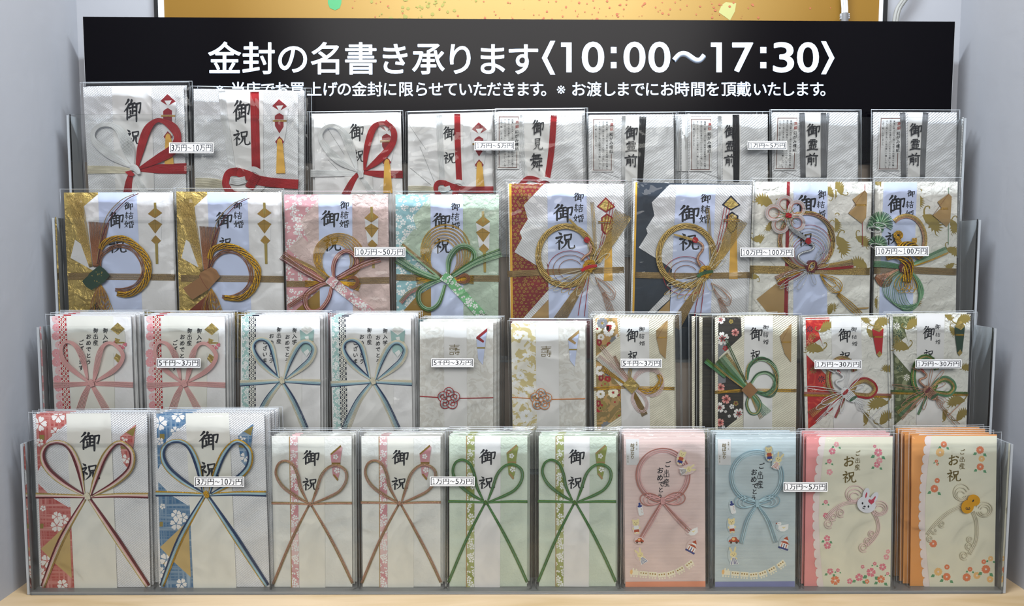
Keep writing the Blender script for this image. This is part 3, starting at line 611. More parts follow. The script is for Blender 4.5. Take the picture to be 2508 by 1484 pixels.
# A4
e = E(3, 'A2', [(925, 868), (1560, 852), (1570, 1460), (925, 1460)], 'smaller white envelope with upright red cord and abalone knot, left of 御見舞')
e.body('washi_soft'); FLD(e, [[(930, 940), (1060, 1130)], [(1015, 1110), (1130, 1390)], [(940, 1270), (1100, 1400)]])
t = tanzaku(e, [(1145, 862), (1340, 858), (1345, 1460), (1150, 1460)], 'strip')
goiwai(e, (1187, 955, 1282, 1068), (1192, 1150, 1290, 1240), t); noshi_red(e, -652, 175, 1460)
e.bundle('cord_upright', [(1162, 872, 42), (1170, 1100, 42), (1185, 1400, 36)], 7, 6, 'c_white', .0020)
e.bundle('cord_upright', [(1298, 862, 40), (1302, 1100, 40), (1313, 1385, 38)], 8, 6, 'c_red', .0020)
def small_knot(e, dx, dy, right=1):
    f = lambda P: [(x+dx, y+dy, *w) for x, y, *w in P]
    e.bundle('knot_loop', f([(1215, 1385, 30), (1155, 1385, 34), (1135, 1425, 30), (1160, 1480, 34)]), 7, 6, 'c_red', .0028)
    if right: e.bundle('knot_loop', f([(1205, 1388, 36), (1280, 1420, 42), (1350, 1436, 46), (1572, 1435, 44)]), 8, 6, 'c_red', .0034)
    e.bundle('knot_loop', f([(1250, 1385, 26), (1310, 1375, 28), (1350, 1400, 26), (1370, 1440, 26)]), 7, 5.5, 'c_white', .0026)
    if right:
        e.bundle('knot_loop', f([(1155, 1430, 30), (1200, 1435, 34), (1245, 1420, 28)]), 6, 6, 'c_white', .0042); e.bundle('knot_loop', f([(1310, 1405, 40), (1290, 1440, 40), (1280, 1480, 40)]), 7, 6, 'c_red', .0048)
        e.bundle('cord_band', f([(925, 1432, 44), (1050, 1430, 40), (1130, 1435, 32)]), 7, 6, 'c_cream', .0016)
small_knot(e, 0, 0); e.sleeve(ml=.003, mr=.003, mt=.004)
e.behind([(4, 3)], ['body', 'sleeve'], 'white envelope just behind the flat red cord envelope left of 御見舞', 'envelopes behind the flat red cord envelope')

# washi information slip
TX = ['風雪に耐え大きく育つ和紙の原料樹木の年輪と', '百又百と年を重ねていく人生の心の襞(ひだ)', 'そして長く生き抜いた証の美しい皺(しわ)を', 'この「紙」に託しました。']
def slip(e, dx, dy, tilt=0):
    """printed slip; drawn at the first grey-step envelope's place and moved"""
    f = lambda x, y: (x+dx+(y-885)*tilt, y+dy)
    g = lambda pts: [f(*p) for p in pts]
    n = e.poly('printed_slip', g([(150, 885), (326, 885), (320, 1300), (150, 1300)]), 'card', .0016, .0003)
    r = lambda x0, y0, x1, y1: g([(x0, y0), (x1, y0), (x1, y1), (x0, y1)])
    e.flat('border', [(r(164, 902, 314, 907), 'brown_ink'), (r(164, 902, 169, 1290), 'brown_ink'), (r(158, 1285, 300, 1290), 'brown_ink'), (r(310, 902, 314, 925), 'brown_ink'), (r(298, 1165, 303, 1290), 'brown_ink')], .0020, n)
    it = []
    for i, (c, col) in enumerate(zip('高級', ('red_ink',)*2)): it.append((c, *f(304, 945+i*32), 28))
    e.text(it, 'red_ink', .0020, 'brush', parent=n, box=False)
    e.text([(c, *f(300, 1018+i*32), 30) for i, c in enumerate('和がみ檀紙')], 'ink', .0020, 'brush', parent=n, box=False)
    it = []
    for x, tx, y0 in zip((268, 240, 212, 184), TX, (920, 918, 918, 920)):
        for i, c in enumerate(tx): it.append((c, *f(x, y0+8+i*17.4), 16))
    e.text(it, 'ink_thin', .0020, 'plain', parent=n, box=False)
    return n
def three(e, chs, boxes, par): e.text([(c, *b) for c, b in zip(chs, boxes)], 'ink', .0034, parent=par)
# A5
e = E(3, 'A2', [(1580, 848), (2240, 842), (2255, 1460), (1590, 1460)], 'white crepe envelope reading 御見舞 with one slanting flat red cord, middle of top step')
e.body('crepe_diag'); t = tanzaku(e, [(1800, 848), (1995, 846), (2000, 1460), (1815, 1460)], 'strip')
e.bundle('cord_upright', [(1772, 870, 30), (1790, 1150, 34), (1830, 1400, 34)], 6, 6, 'c_white', .0012)
e.bundle('cord_upright', [(2030, 873, 40), (2010, 1150, 40), (1975, 1380, 36)], 8, 6, 'c_red', .0020)
e.bundle('knot_loop', [(1780, 1400, 34), (1830, 1352, 34), (1900, 1362, 34), (1960, 1400, 34)], 7, 6, 'c_red', .0026); e.bundle('knot_loop', [(1905, 1370, 22), (1960, 1352, 24), (2010, 1372, 24), (2030, 1420, 24)], 6, 5, 'c_white', .0026)
three(e, '御見舞', [(1862, 905, 1955, 1028), (1870, 1045, 1948, 1135), (1848, 1158, 1945, 1293)], t)
slip(e, 1448, -20); e.sleeve(ml=.003, mr=.004, mt=.004)
e.behind([(7, 3), (10, 5)], ['body', 'sleeve'], 'white envelope stacked directly behind the 御見舞 envelope', 'envelopes behind the 御見舞 envelope')
# A6..A9 condolence envelopes
def goreizen(crop, quad, lab, strip, cords, boxes, sl, m, blab, offs, cardcopy=False):
    e = E(3, crop, quad, lab); e.body('crepe_diag'); t = tanzaku(e, strip, 'strip')
    FLD(e, [[(quad[0][0]+60, 1290), (quad[0][0]+230, 1345)]])
    for i, c in enumerate(cords): e.bundle('cord_upright', c[0], c[1], 7, c[2], .0016+i*.0003)
    three(e, '御霊前', boxes, t); n = slip(e, *sl)
    if cardcopy: e.o['slip'] = n; e.o['cord'] = [c for c in e.root.children if c.name.startswith('cord_upright')][0]
    e.sleeve(ml=.003, mr=.004, mt=.004); e.behind(offs, ['body', 'sleeve']+(['slip', 'cord'] if cardcopy else []), blab, blab.replace('envelope', 'envelopes', 1)); return e
goreizen('A3', [(128, 874), (768, 870), (772, 1370), (128, 1370)], 'white condolence envelope reading 御霊前 with flat black cords, first after 御見舞',
    [(380, 872), (512, 872), (512, 1375), (385, 1375)], [([(540, 885, 44), (530, 1120, 44), (519, 1375, 36)], 7, 'c_black'), ([(395, 880, 22), (392, 1375, 22)], 4, 'c_white')],
    [(400, 950, 502, 1060), (405, 1068, 495, 1150), (400, 1165, 500, 1265)], (0, 0), 'm', 'white envelope stacked behind the first black cord condolence envelope', [(4, 3)])
goreizen('A3', [(880, 864), (1485, 864), (1485, 1370), (885, 1370)], 'white condolence envelope with upright black cords covering the writing, second black cord one',
    [(1140, 864), (1280, 864), (1280, 1375), (1145, 1375)], [([(1244, 868, 44), (1247, 1120, 44), (1248, 1375, 38)], 7, 'c_black'), ([(1120, 880, 22), (1120, 1375, 22)], 4, 'c_white')],
    [(1155, 945, 1245, 1050), (1160, 1065, 1245, 1150), (1155, 1165, 1240, 1262)], (742, -3), 'm', 'condolence envelope with slip peeking out left of second black cord one', [(-18, 1), (-30, 2)], True)
goreizen('A4', [(-32, 853), (615, 855), (615, 1335), (-28, 1335)], 'condolence envelope with silver grey cords, second from right on top step',
    [(222, 855), (348, 855), (348, 1340), (222, 1340)], [([(198, 855, 34), (204, 1000, 36), (208, 1345, 32)], 6, 'c_gray'), ([(361, 855, 34), (362, 1100, 34), (362, 1345, 30)], 6, 'c_gray'), ([(397, 855, 10), (390, 1000, 10), (378, 1345, 10)], 2, 'c_gray')],
    [(230, 935, 338, 1038), (238, 1052, 322, 1140), (228, 1155, 322, 1257)], (-150, -10, -.03), 'm', 'white envelope stacked behind the second silver cord envelope from the right', [(7, 3), (12, 4)])
goreizen('A4', [(738, 850), (1370, 853), (1365, 1340), (735, 1340)], 'white condolence envelope with silver grey cords at the right end of top step',
    [(1000, 852), (1115, 852), (1105, 1340), (1000, 1340)], [([(960, 853, 34), (966, 1000, 34), (972, 1345, 32)], 6, 'c_gray'), ([(1135, 853, 34), (1122, 1060, 34), (1112, 1345, 30)], 6, 'c_gray')],
    [(1010, 932, 1110, 1037), (1015, 1050, 1098, 1137), (1003, 1155, 1095, 1257)], (632, -8, -.03), 'm', 'white envelope stacked behind the right-end top step envelope', [(5, 2)])

# ------------------------------------------------------------------ step three: wedding envelopes
def gokekkon(e, par, big, iw, s1, s2, s3, m='ink'): e.text([('御', *big), ('祝', *iw), ('御', *s1), ('結', *s2), ('婚', *s3)], m, BL, parent=par)
def ring_mizuhiki(e, dx, dy, rg, rc, patch, pm, D=0):
    f = lambda P: [(p[0]+dx, p[1]+dy, *p[2:]) for p in P]
    e.bundle('gold_straws', f([(330, 150, 150), (400, 450, 120), (505, 880, 30)]), 14, 5, 'c_palegold', .0024)
    e.bundle('copper_straws', f([(585, 430, 200), (570, 650, 130), (550, 880, 40)]), 17, 8, 'c_copper', .0034)
    e.cords('long_cord', [f([(985, 140), (850, 215), (700, 390), (610, 620), (575, 850)])], 8, 'c_maroon', .0052); e.cords('long_cord', [f([(940, 145), (800, 215), (665, 370), (600, 600), (565, 850)])], 8, 'c_bronze', .0050)
    e.bundle('gold_ring', rg, 7, 13, 'c_gold', .0030, twist=2.2); e.bundle('copper_ring', rc, 7, 6.5, 'c_copper', .0026, twist=.8)
    lp = [e.drop((600+dx, 1050+dy), (600+dx+(i-5)*17, 1340+dy+abs(i-4)*-6), 45+6*i if i < 5 else 60) for i in range(10)]
    e.cords('cord_tuft', lp, 5, ['c_copper', 'c_copper', 'c_bronze', 'c_copper', 'c_gold'], .0026, dome=.003)
    e.bundle('gold_straws', f([(590, 1080, 30), (640, 1200, 70), (680, 1345, 110)]), 7, 6, 'c_gold', .0024)
    p = e.poly('paper_clasp', patch, pm, .0066, .0004); return p
def goldring_env(quad, lab, dx, strip, right, chars, nd, tri, trim_, ring, patch, pm, rd, blab):
    e = E(2, 'B', quad, lab); e.body('gold_foil')
    x0, y0 = quad[0]
    e.poly('white_fold', [(572+dx, y0+22), (432+dx, 270), (445+dx, 480), (620+dx, 1340), (720+dx, 1340), (720+dx, y0+2)], 'washi_soft', .0004)
    e.poly('white_fold', [(345+dx, 605), (300+dx, 790), (470+dx, 885), (600+dx, 960), (560+dx, 760)], 'washi_soft', .0007)
    e.poly('color_corner', tri, trim_, .0002)
    e.poly('white_sheet', right, 'washi_soft', .0007); t = tanzaku(e, strip, 'strip_cool')
    gokekkon(e, t, *chars); noshi_gold(e, *nd)
    e.bundle('cord_band', [(quad[0][0]+45, 975+rd, 62), (quad[1][0]+22, 985+rd, 60)], 9, 6.5, 'c_bronze', .0014)
    return e
e = goldring_env([(232, 130), (1335, 127), (1378, 1335), (285, 1335)], 'gold foil and white envelope, twisted gold ring, dark green clasp, left end', 0,
    [(578, 128), (965, 127), (1025, 1335), (620, 1335)], [(700, 128), (1335, 127), (1378, 1335), (700, 1335)],
    ((680, 325, 838, 492), (685, 610, 868, 742), (838, 226, 932, 310), (848, 323, 936, 402), (838, 412, 942, 490)), (0, 0), [(470, 1335), (560, 1240), (615, 1335)], 'green_dark', None, None, 'green_dark', 0, '')
p = ring_mizuhiki(e, 0, 0, [(600, 700, 40), (640, 640, 50), (740, 596, 50), (850, 600, 55), (960, 670, 55), (1055, 780, 60), (1085, 900, 60), (1055, 1030, 60), (960, 1125, 55), (860, 1160, 50), (770, 1150, 40)],
    [(590, 900, 30), (600, 800, 32), (645, 735, 34), (720, 685, 36), (820, 668, 36), (930, 710, 38), (1015, 820, 40), (1035, 950, 40), (960, 1065, 40), (850, 1110, 36), (750, 1110, 30)], [(590, 865), (640, 900), (697, 965), (640, 1035), (510, 1115), (455, 1080), (416, 1025), (475, 970), (490, 945)], 'green_dark')
rr = random.Random(5); e.flat('gold_flecks', [(ell(520+rr.uniform(-60, 110), 1000+rr.uniform(-70, 60), rr.uniform(4, 11), rr.uniform(3, 7), 6, rot=rr.uniform(0, 90)), 'gold_print') for _ in range(14)], .0071, p, cl=[(590, 865), (697, 965), (510, 1115), (416, 1025)])
e.sleeve(ml=.0045, mr=.003)
e = goldring_env([(1368, 120), (2432, 127), (2460, 1335), (1395, 1335)], 'gold foil and white envelope with twisted gold ring and brown paper clasp', 1120,
    [(1680, 125), (2085, 126), (2125, 1335), (1730, 1335)], [(1820, 125), (2432, 127), (2460, 1335), (1820, 1335)],
    ((1758, 325, 1935, 492), (1800, 580, 1940, 705), (1940, 222, 2030, 300), (1945, 322, 2035, 400), (1945, 410, 2048, 490)), (1103, 0), [(1480, 1335), (1685, 1160), (1700, 1335)], 'rust', None, None, 'tan_pink', 20, '')
p = ring_mizuhiki(e, 1120, 45, [(1700, 800, 40), (1740, 705, 50), (1860, 668, 50), (1990, 700, 55), (2100, 780, 55), (2180, 885, 60), (2190, 980, 60), (2155, 1080, 60), (2080, 1165, 55), (1990, 1200, 50), (1850, 1190, 40)],
    [(1695, 960, 30), (1710, 880, 32), (1765, 785, 34), (1850, 730, 36), (1975, 735, 36), (2075, 820, 38), (2120, 930, 40), (2110, 1050, 40), (2040, 1135, 40), (1930, 1185, 36), (1830, 1180, 30)], [(1720, 880), (1770, 910), (1810, 980), (1690, 1110), (1530, 1212), (1480, 1160), (1435, 1095), (1600, 990), (1605, 940)], 'tan_pink')
e.cords('clasp_fold', [[(1600, 960), (1640, 1040), (1690, 1110)]], 5, 'rust', .0070, parent=p)
e.sleeve(ml=.003, mr=.003)

def scatter(poly_, r, pitch, col, seed=1, jit=.35, wd=.34, n=5):
    rr = random.Random(seed); xs = [p[0] for p in poly_]; ys = [p[1] for p in poly_]; out = []; y = min(ys); j = 0
    while y < max(ys)+pitch:
        x = min(xs)+(pitch/2 if j % 2 else 0)
        while x < max(xs)+pitch:
            q = rr.uniform(.65, 1.15)
            for pt in petals(x+rr.uniform(-jit, jit)*pitch, y+rr.uniform(-jit, jit)*pitch, r*q, rr.uniform(0, 72), n, wd)[:5 if rr.random() > .25 else 2]: out.append((pt, col))
            x += pitch
        y += pitch*.86; j += 1
    return out
# B3 / B4 concentric gold rings with pink or green bow
def ringbow(quad, lab, pat, sheet, flaps, region, strip, right, tri, chars, nd, rings, band, fans, bow, ribbon, rpat, mcol, sleeve=(.003, .003)):
    e = E(2, 'B2', quad, lab); e.body(pat)
    e.flat('blossom_print', scatter(region, 30, 62, 'white_print', 4), .0002, cl=region)
    for i, f in enumerate(flaps): e.poly('paper_fold', f, sheet, .0004-.0002*i, .00015)
    e.poly('color_corner', tri, 'brown_gold', .0007); e.poly('paper_sheet', right, sheet, .0006)
    t = tanzaku(e, strip, 'strip_cool'); gokekkon(e, t, *chars); noshi_gold(e, *nd)
    o, i_, n, bot = rings
    for j in range(n):
        q = j/(n-1); l, r, tp = [o[a]+(i_[a]-o[a])*q for a in range(3)]; b2 = MB()
        pts = ell((l+r)/2, (tp+bot)/2, (r-l)/2, (bot-tp)/2, 30, 100, 440)
        e.bundle('gold_ring', [(x, y, 10) for x, y in pts], 2, 6, 'c_gold', .0022+j*.0004, k=1)
    e.bundle('cord_band', band, 8, 6.5, 'c_bronze', .0014)
    for f in fans: e.bundle('gold_straws', f[0], f[1], 7, 'c_gold', .0032)
    for nm, pth, n2, mm in bow: e.bundle(nm, pth, n2, 9, mm, .0042, dome=.0025)
    a, b_ = ribbon; r2 = e.poly('ribbon', b_, rpat, .0036, .0004); e.flat('blossom_print', scatter([(min(p[0] for p in b_), min(p[1] for p in b_)), (max(p[0] for p in b_), max(p[1] for p in b_))], 32, 66, 'white_print', 8, .25), .0042, r2, cl=[b_[0], b_[1], b_[-2], b_[-1]] if len(b_) > 4 else b_)
    r3 = e.poly('ribbon_knot', a, rpat, .0072, .0005); e.flat('blossom_print', scatter(a, 26, 52, 'white_print', 2, .2), .0079, r3, cl=a)
    e.sleeve(*sleeve); return e
mp = ['c_pbrown', 'c_pink', 'c_copper', 'c_pink', 'c_maroon']
ringbow([(62, 150), (1112, 150), (1135, 1345), (92, 1345)], 'pink blossom-patterned envelope with concentric gold rings and pink cord bow on second step', 'pattern_pink', 'washi_pink',
    [[(412, 195), (228, 420), (300, 600), (380, 860), (440, 1000), (520, 1000), (520, 195)], [(245, 570), (103, 700), (300, 860), (480, 1000), (440, 760)]],
    [(62, 150), (430, 150), (470, 1345), (92, 1345)], [(410, 150), (752, 150), (760, 1345), (428, 1345)], [(500, 150), (1112, 150), (1135, 1345), (500, 1345)], [(150, 1345), (428, 1110), (428, 1345)],
    ((435, 308, 622, 482), (463, 565, 642, 725), (625, 216, 722, 302), (634, 316, 717, 397), (620, 405, 722, 486)), (-205, 42), ((365, 868, 545), (442, 740, 645), 6, 1005),
    [(88, 1052, 55), (480, 1048, 55), (810, 1022, 60), (1128, 1015, 60)], [([(275, 1050, 60), (490, 1040, 20)], 6), ([(620, 1030, 10), (830, 1085, 80)], 8)],
    [('bow_loop', [(570, 1000, 20), (563, 880, 36), (600, 780, 38), (680, 722, 34), (755, 745, 34), (800, 820, 34), (760, 900, 34), (600, 1000, 20)], 5, mp),
     ('bow_loop', [(530, 1030, 20), (400, 1075, 40), (290, 1160, 45), (280, 1260, 40), (330, 1325, 32), (430, 1310, 34), (515, 1200, 36), (545, 1080, 24)], 5, mp),
     ('cord_tail', [(45, 760, 90), (250, 900, 70), (470, 1030, 50)], 7, mp), ('cord_tail', [(105, 775, 30), (350, 890, 30), (500, 1000, 40)], 5, ['c_bronze', 'c_palegold']), ('cord_tail', [(1035, 800, 50), (850, 860, 50), (600, 995, 36)], 5, mp),
     ('cord_tail', [(110, 1280, 30), (240, 1190, 28), (400, 1100, 24)], 3, ['c_copper']), ('small_loop', [(700, 1010, 10), (770, 985, 24), (810, 1030, 26), (770, 1085, 24), (720, 1080, 10)], 4, ['c_copper'])],
    ([(545, 965), (617, 1020), (562, 1100), (480, 1032)], [(617, 1020), (1010, 1345), (870, 1345), (562, 1098)]), 'pattern_pink', mp)
mg = ['c_palegreen', 'c_green', 'c_palegreen', 'c_dgreen', 'c_greenmetal']
ringbow([(1190, 150), (2235, 150), (2228, 1400), (1200, 1400)], 'pale blue and green blossom-patterned envelope with concentric gold rings and green cord bow', 'pattern_teal', 'washi_green',
    [[(1535, 180), (1366, 375), (1420, 560), (1500, 820), (1550, 960), (1620, 960), (1620, 180)], [(1385, 490), (1250, 645), (1420, 800), (1600, 930), (1560, 700)]],
    [(1190, 150), (1550, 150), (1555, 1400), (1200, 1400)], [(1543, 150), (1870, 150), (1876, 1400), (1550, 1400)], [(1600, 150), (2235, 150), (2228, 1400), (1600, 1400)], [(1272, 1322), (1400, 1180), (1550, 1090), (1550, 1400), (1340, 1400)],
    ((1560, 333, 1745, 500), (1580, 588, 1757, 747), (1745, 234, 1840, 315), (1752, 332, 1836, 416), (1745, 424, 1842, 500)), (920, 86), ((1448, 1945, 455), (1535, 1815, 612), 6, 985),
    [(1195, 985, 55), (1500, 990, 55), (1900, 995, 58), (2240, 998, 60)], [([(1400, 1020, 70), (1600, 1000, 20)], 6), ([(1740, 1000, 10), (1980, 1010, 80)], 8)],
    [('bow_loop', [(1722, 960, 20), (1730, 810, 50), (1800, 700, 50), (1890, 668, 44), (1975, 715, 40), (1990, 800, 40), (1930, 880, 40), (1760, 970, 20)], 6, mg),
     ('bow_loop', [(1680, 1000, 20), (1560, 1040, 44), (1440, 1110, 46), (1420, 1200, 38), (1460, 1280, 34), (1540, 1308, 34), (1630, 1240, 34), (1690, 1060, 22)], 5, mg),
     ('cord_tail', [(1205, 800, 80), (1400, 920, 60), (1630, 1010, 46)], 7, mg), ('cord_tail', [(1255, 655, 30), (1400, 780, 36), (1640, 975, 36)], 5, ['c_bronze', 'c_palegreen']), ('cord_tail', [(2255, 735, 80), (2000, 830, 60), (1760, 975, 36)], 7, mg),
     ('cord_tail', [(1240, 1240, 36), (1330, 1140, 34), (1450, 1085, 30)], 4, ['c_bronze', 'c_pbrown']), ('small_loop', [(1800, 1000, 10), (1890, 960, 26), (1930, 1000, 28), (1890, 1035, 24), (1810, 1030, 10)], 4, ['c_copper'])],
    ([(1700, 930), (1772, 982), (1722, 1060), (1636, 1005)], [(1772, 984), (2108, 1352), (2040, 1352), (2020, 1400), (1712, 1062)]), 'pattern_green', mg)

# B5 / B6 cranes on red-gold or navy
def crane_env(quad, lab, base, stripe, mm, flap, diag, tanp, strip, chars, nf, nd, T, ring, neck, head, beaks, kn, kncol, tuft, blab):
    e = E(2, 'B3', quad, lab); e.body(base); w = lambda P, d=(0, 0): [(p[0]+T[0]+d[0], p[1]+T[1]+d[1], *p[2:]) for p in P]
    e.poly('border_strip', stripe[0], 'crepe', .0002); e.poly('border_strip', stripe[1], 'yellow', .0003)
    if mm: e.flat('blossom_print', scatter(mm, 17, 40, 'brown_gold', 6, .12, .3), .0002, cl=mm)
    e.poly('crepe_fold', flap[0], 'crepe_bold', .0004); e.poly('crepe_fold', flap[1], 'crepe_bold', .0006); e.poly('crepe_fold', flap[2], 'crepe_bold', .0008)
    e.poly('corner_fold', diag, 'crepe_bold', .0004); e.poly('gold_corner', tanp, 'gold_pattern' if False else 'tan', .0004)
    e.poly('crepe_sheet', nf, 'crepe_bold', .0006); t = tanzaku(e, strip, 'strip_cool'); gokekkon(e, t, *chars)
    f = lambda P: [(x+nd[0], y+nd[1]) for x, y in P]; c1 = 'red_dark' if kncol == 'c_red' else 'navy'
    n = e.poly('noshi_ornament', f([(935, 350), (1030, 395), (1135, 345), (1120, 440), (1105, 600), (1095, 800), (1092, 1045), (1010, 1045), (1000, 700), (950, 470)]), 'crepe', .0012, .0003)
    e.poly('noshi_tail', f([(1030, 560), (1085, 560), (1095, 1045), (1010, 1045)]), 'tassel', .0016, .0001, n)
    e.flat('fold', [(f([(1030, 245), (1122, 338), (1030, 392), (943, 335)]), c1), (f([(1040, 400), (1102, 440), (1100, 480), (985, 480), (985, 440)]), c1), (f([(985, 495), (1095, 495), (1090, 560), (1032, 622), (985, 560)]), c1)], .0018, n)
    e.flat('fold', [(f([(1030, 264), (1104, 336), (1030, 378), (962, 334)]), 'gold_leaf'), (f([(1040, 418), (1086, 445), (1084, 475), (1000, 475), (1000, 445)]), 'gold_leaf'), (f([(1002, 500), (1078, 500), (1070, 555), (1034, 595), (1002, 555)]), 'gold_leaf')], .0020, n)
    e.bundle('gold_band', [(*f([(958, 486)])[0], 14), (*f([(1112, 486)])[0], 14)], 2, 9, 'c_gold', .0024, parent=n)
    xl, xr = quad[0][0]-2, quad[1][0]; e.bundle('cord_band', [(xl, kn[1]+75 if T[0] == 0 else kn[1]+30, 52), ((xl+xr)/2, kn[1]+50 if T[0] == 0 else kn[1]+38, 52), (xr, kn[1]+35 if T[0] == 0 else kn[1]+30, 52)], 9, 6, 'c_bronze', .0014)
    e.bundle('ring', ring, 9, 13, 'c_palegold', .0026, twist=3, closed=True)
    for r_, c_, cc in ((215, (690, 942), 'c_red'), (165, (690, 940), 'c_copper'), (112, (692, 938), 'c_copper')):
        e.cords('thin_ring', [w([(x, y) for x, y in ell(c_[0], c_[1], r_, r_*.86, 16, 60, 330)])], 6, cc, .0046, k=2)
    e.bundle('gold_straws', w([(1200, 400, 170), (1090, 620, 110), (950, 880, 30)]), 13, 7, 'c_palegold', .0036); e.bundle('gold_straws', w([(900, 290, 26), (920, 560, 26), (935, 850, 20)]), 3, 6, 'c_palegold', .0034)
    e.bundle('red_straws', w([(1085, 290, 50), (1040, 520, 50), (950, 860, 16)]), 3, 6, 'c_red', .0036)
    e.bundle('gold_straws', w([(580, 1430, 110), (700, 1240, 80), (845, 1000, 30)]), 11, 8, 'c_bronze', .0036)
    e.bundle('red_straws', w([(795, 1380, 60), (820, 1200, 50), (860, 1010, 20)]), 2, 7, 'c_red', .0040)
    C_ = kn; wings = [(-395, 215), (-345, 235), (-270, 250), (-370, 130), (-200, 270), (-120, 285), (-60, 240), (190, -120), (175, -230), (150, -300), (120, -180), (60, 180)]
    e.cords('wing_loop', [e.drop((C_[0], C_[1]+20), (C_[0]+a, C_[1]+b_), 24+6*(i % 3)) for i, (a, b_) in enumerate(wings)], 6, ['c_palegold', 'c_cream'], .0050, dome=.002)
    e.bundle('crane_neck', neck, 1, 28, 'c_rosegold', .0062, rib=True)
    e.bundle('beak', beaks, 4, 7, 'c_palegold', .0068)
    h = e.bundle('crane_head', [(head[0]-22, head[1]-14, 20), (head[0], head[1], 44), (head[0]+22, head[1]+14, 20)], 5, 15, 'c_red', .0068)
    for j in range(3): e.bundle('knot', [(x, y, 16) for x, y in ell(kn[0], kn[1], 56, 34, 14, 0, 360, rot=j*60)], 3, 8, 'c_gold', .0066+j*.0006, k=1)
    e.bundle('knot_tie', [(kn[0]-80, kn[1]+45, 20), (kn[0]-20, kn[1]+10, 26), (kn[0]+70, kn[1]-5, 18)], 4, 9, kncol, .0084)
    e.cords('tail_loop', [e.drop((kn[0]+50, kn[1]+105), (kn[0]+50+a, kn[1]+105+b_), c_) for a, b_, c_ in ((180, 210, 60), (170, 180, 45), (150, 150, 34), (185, 190, 75))], 5, 'c_rosegold', .0044)
    e.bundle('tail_cord', [(kn[0]+130, kn[1]+250, 30), (kn[0]+190, kn[1]+400, 60), (kn[0]+215, kn[1]+500, 50)], 5, 6, 'c_rosegold', .0036)
    e.sleeve(ml=.0035, mr=.004, mt=.005); return e
ringp = lambda cx, cy, rx, ry: [(x, y, 46) for x, y in ell(cx, cy, rx, ry, 16)]
crane_env([(92, 115), (1203, 118), (1215, 1415), (118, 1415)], 'dark red gold-blossom envelope with white crepe folds and golden crane cords, red head', 'pattern_redgold',
    ([(92, 115), (105, 115), (132, 1415), (118, 1415)], [(105, 116), (127, 116), (143, 1415), (120, 1415)]), [(127, 118), (480, 118), (490, 1415), (143, 1415)],
    ([(440, 118), (246, 320), (285, 460), (330, 600), (480, 900), (560, 900), (560, 118)], [(285, 455), (207, 578), (260, 720), (480, 950), (430, 700)], [(232, 632), (156, 770), (370, 900), (500, 1000), (400, 820)]),
    [(484, 1130), (230, 1415), (300, 1415), (484, 1220)], [(484, 1225), (300, 1415), (484, 1415)], [(470, 118), (845, 118), (862, 1415), (485, 1415)],
    ((525, 308, 718, 487), (545, 578, 740, 750), (718, 202, 820, 292), (728, 307, 816, 392), (714, 408, 822, 487)), [(520, 119), (1203, 119), (1215, 1415), (520, 1415)], (0, 0), (0, 0), ringp(645, 805, 262, 282),
    [(795, 850, 0), (830, 812, 0), (875, 780, 0), (890, 735, 0), (875, 690, 0), (855, 655, 0)], (848, 655), [(825, 625, 24), (760, 540, 20), (680, 455, 12)], (876, 905), 'c_red', 0, '')
crane_env([(1310, 104), (2425, 122), (2395, 1350), (1280, 1345)], 'dark navy envelope with white crepe folds and golden crane cords tied with green', 'pattern_navy',
    ([(1296, 104), (1314, 104), (1284, 1350), (1266, 1350)], [(1314, 104), (1332, 104), (1302, 1350), (1283, 1350)]), None,
    ([(1640, 125), (1470, 295), (1500, 450), (1560, 600), (1680, 900), (1760, 900), (1760, 125)], [(1500, 410), (1415, 545), (1470, 700), (1680, 940), (1640, 640)], [(1437, 580), (1345, 728), (1590, 880), (1700, 960), (1600, 760)]),
    [(1642, 1130), (1430, 1350), (1500, 1350), (1642, 1220)], [(1642, 1230), (1520, 1350), (1642, 1350)], [(1705, 125), (2082, 125), (2035, 1350), (1642, 1350)],
    ((1725, 318, 1927, 498), (1730, 590, 1925, 757), (1932, 214, 2035, 305), (1938, 320, 2028, 402), (1920, 412, 2028, 497)), [(1720, 125), (2425, 125), (2395, 1350), (1720, 1350)], (1197, -18), (1105, 55), ringp(1800, 805, 265, 285),
    [(1935, 900, 0), (1908, 850, 0), (1920, 800, 0), (1955, 750, 0), (1955, 705, 0), (1915, 672, 0), (1850, 650, 0)], (1885, 655), [(1870, 655, 16), (1790, 632, 20), (1680, 602, 8)], (1985, 960), 'c_dgreen', 0, '')

# B7 / B8 : crumpled washi with printed golden cranes
WING = [(-56, 14), (-44, -6), (-30, -22), (-12, -30), (4, -46), (4, -28), (20, -50), (18, -26), (36, -48), (31, -22), (52, -40), (42, -14), (64, -28), (50, -5), (72, -12), (54, 4), (72, 6), (50, 12), (60, 22), (38, 17), (40, 32), (22, 20), (14, 34), (4, 20), (-14, 26), (-34, 20)]
NECKP = [(-50, 10), (-62, 2), (-74, -10), (-80, -26), (-74, -40), (-62, -44), (-54, -36), (-60, -34), (-68, -38), (-74, -26), (-66, -12), (-54, -2), (-40, 2)]
LEG = [(30, 6), (62, 22), (82, 20), (64, 27), (30, 12)]
def cranes(e, spots, region=None, name='crane_print', lift=.0003, parent=None, m='gold_print'):
    it = []
    for x, y, sc_, rot, fl in spots:
        for P in (WING, NECKP, LEG): it.append(([(a[0], a[1]) for a in xf([(p[0]*fl, p[1]) for p in P], x, y, sc_, sc_, rot)], m))
    return e.flat(name, it, lift, parent, cl=region)
def noshi_tan(e, P, band, thread=None, m='tan', gold='c_gold'):
    n = e.poly('noshi_ornament', P, m, .0012, .0005)
    e.bundle('gold_band', [(band[0], band[2], 10), (band[1], band[2], 10)], 2, 5, gold, .0020, parent=n)
    e.cords('crease', [[P[0], P[len(P)//2+1]]], 4, 'tan_pink', .0017, parent=n)
    return n
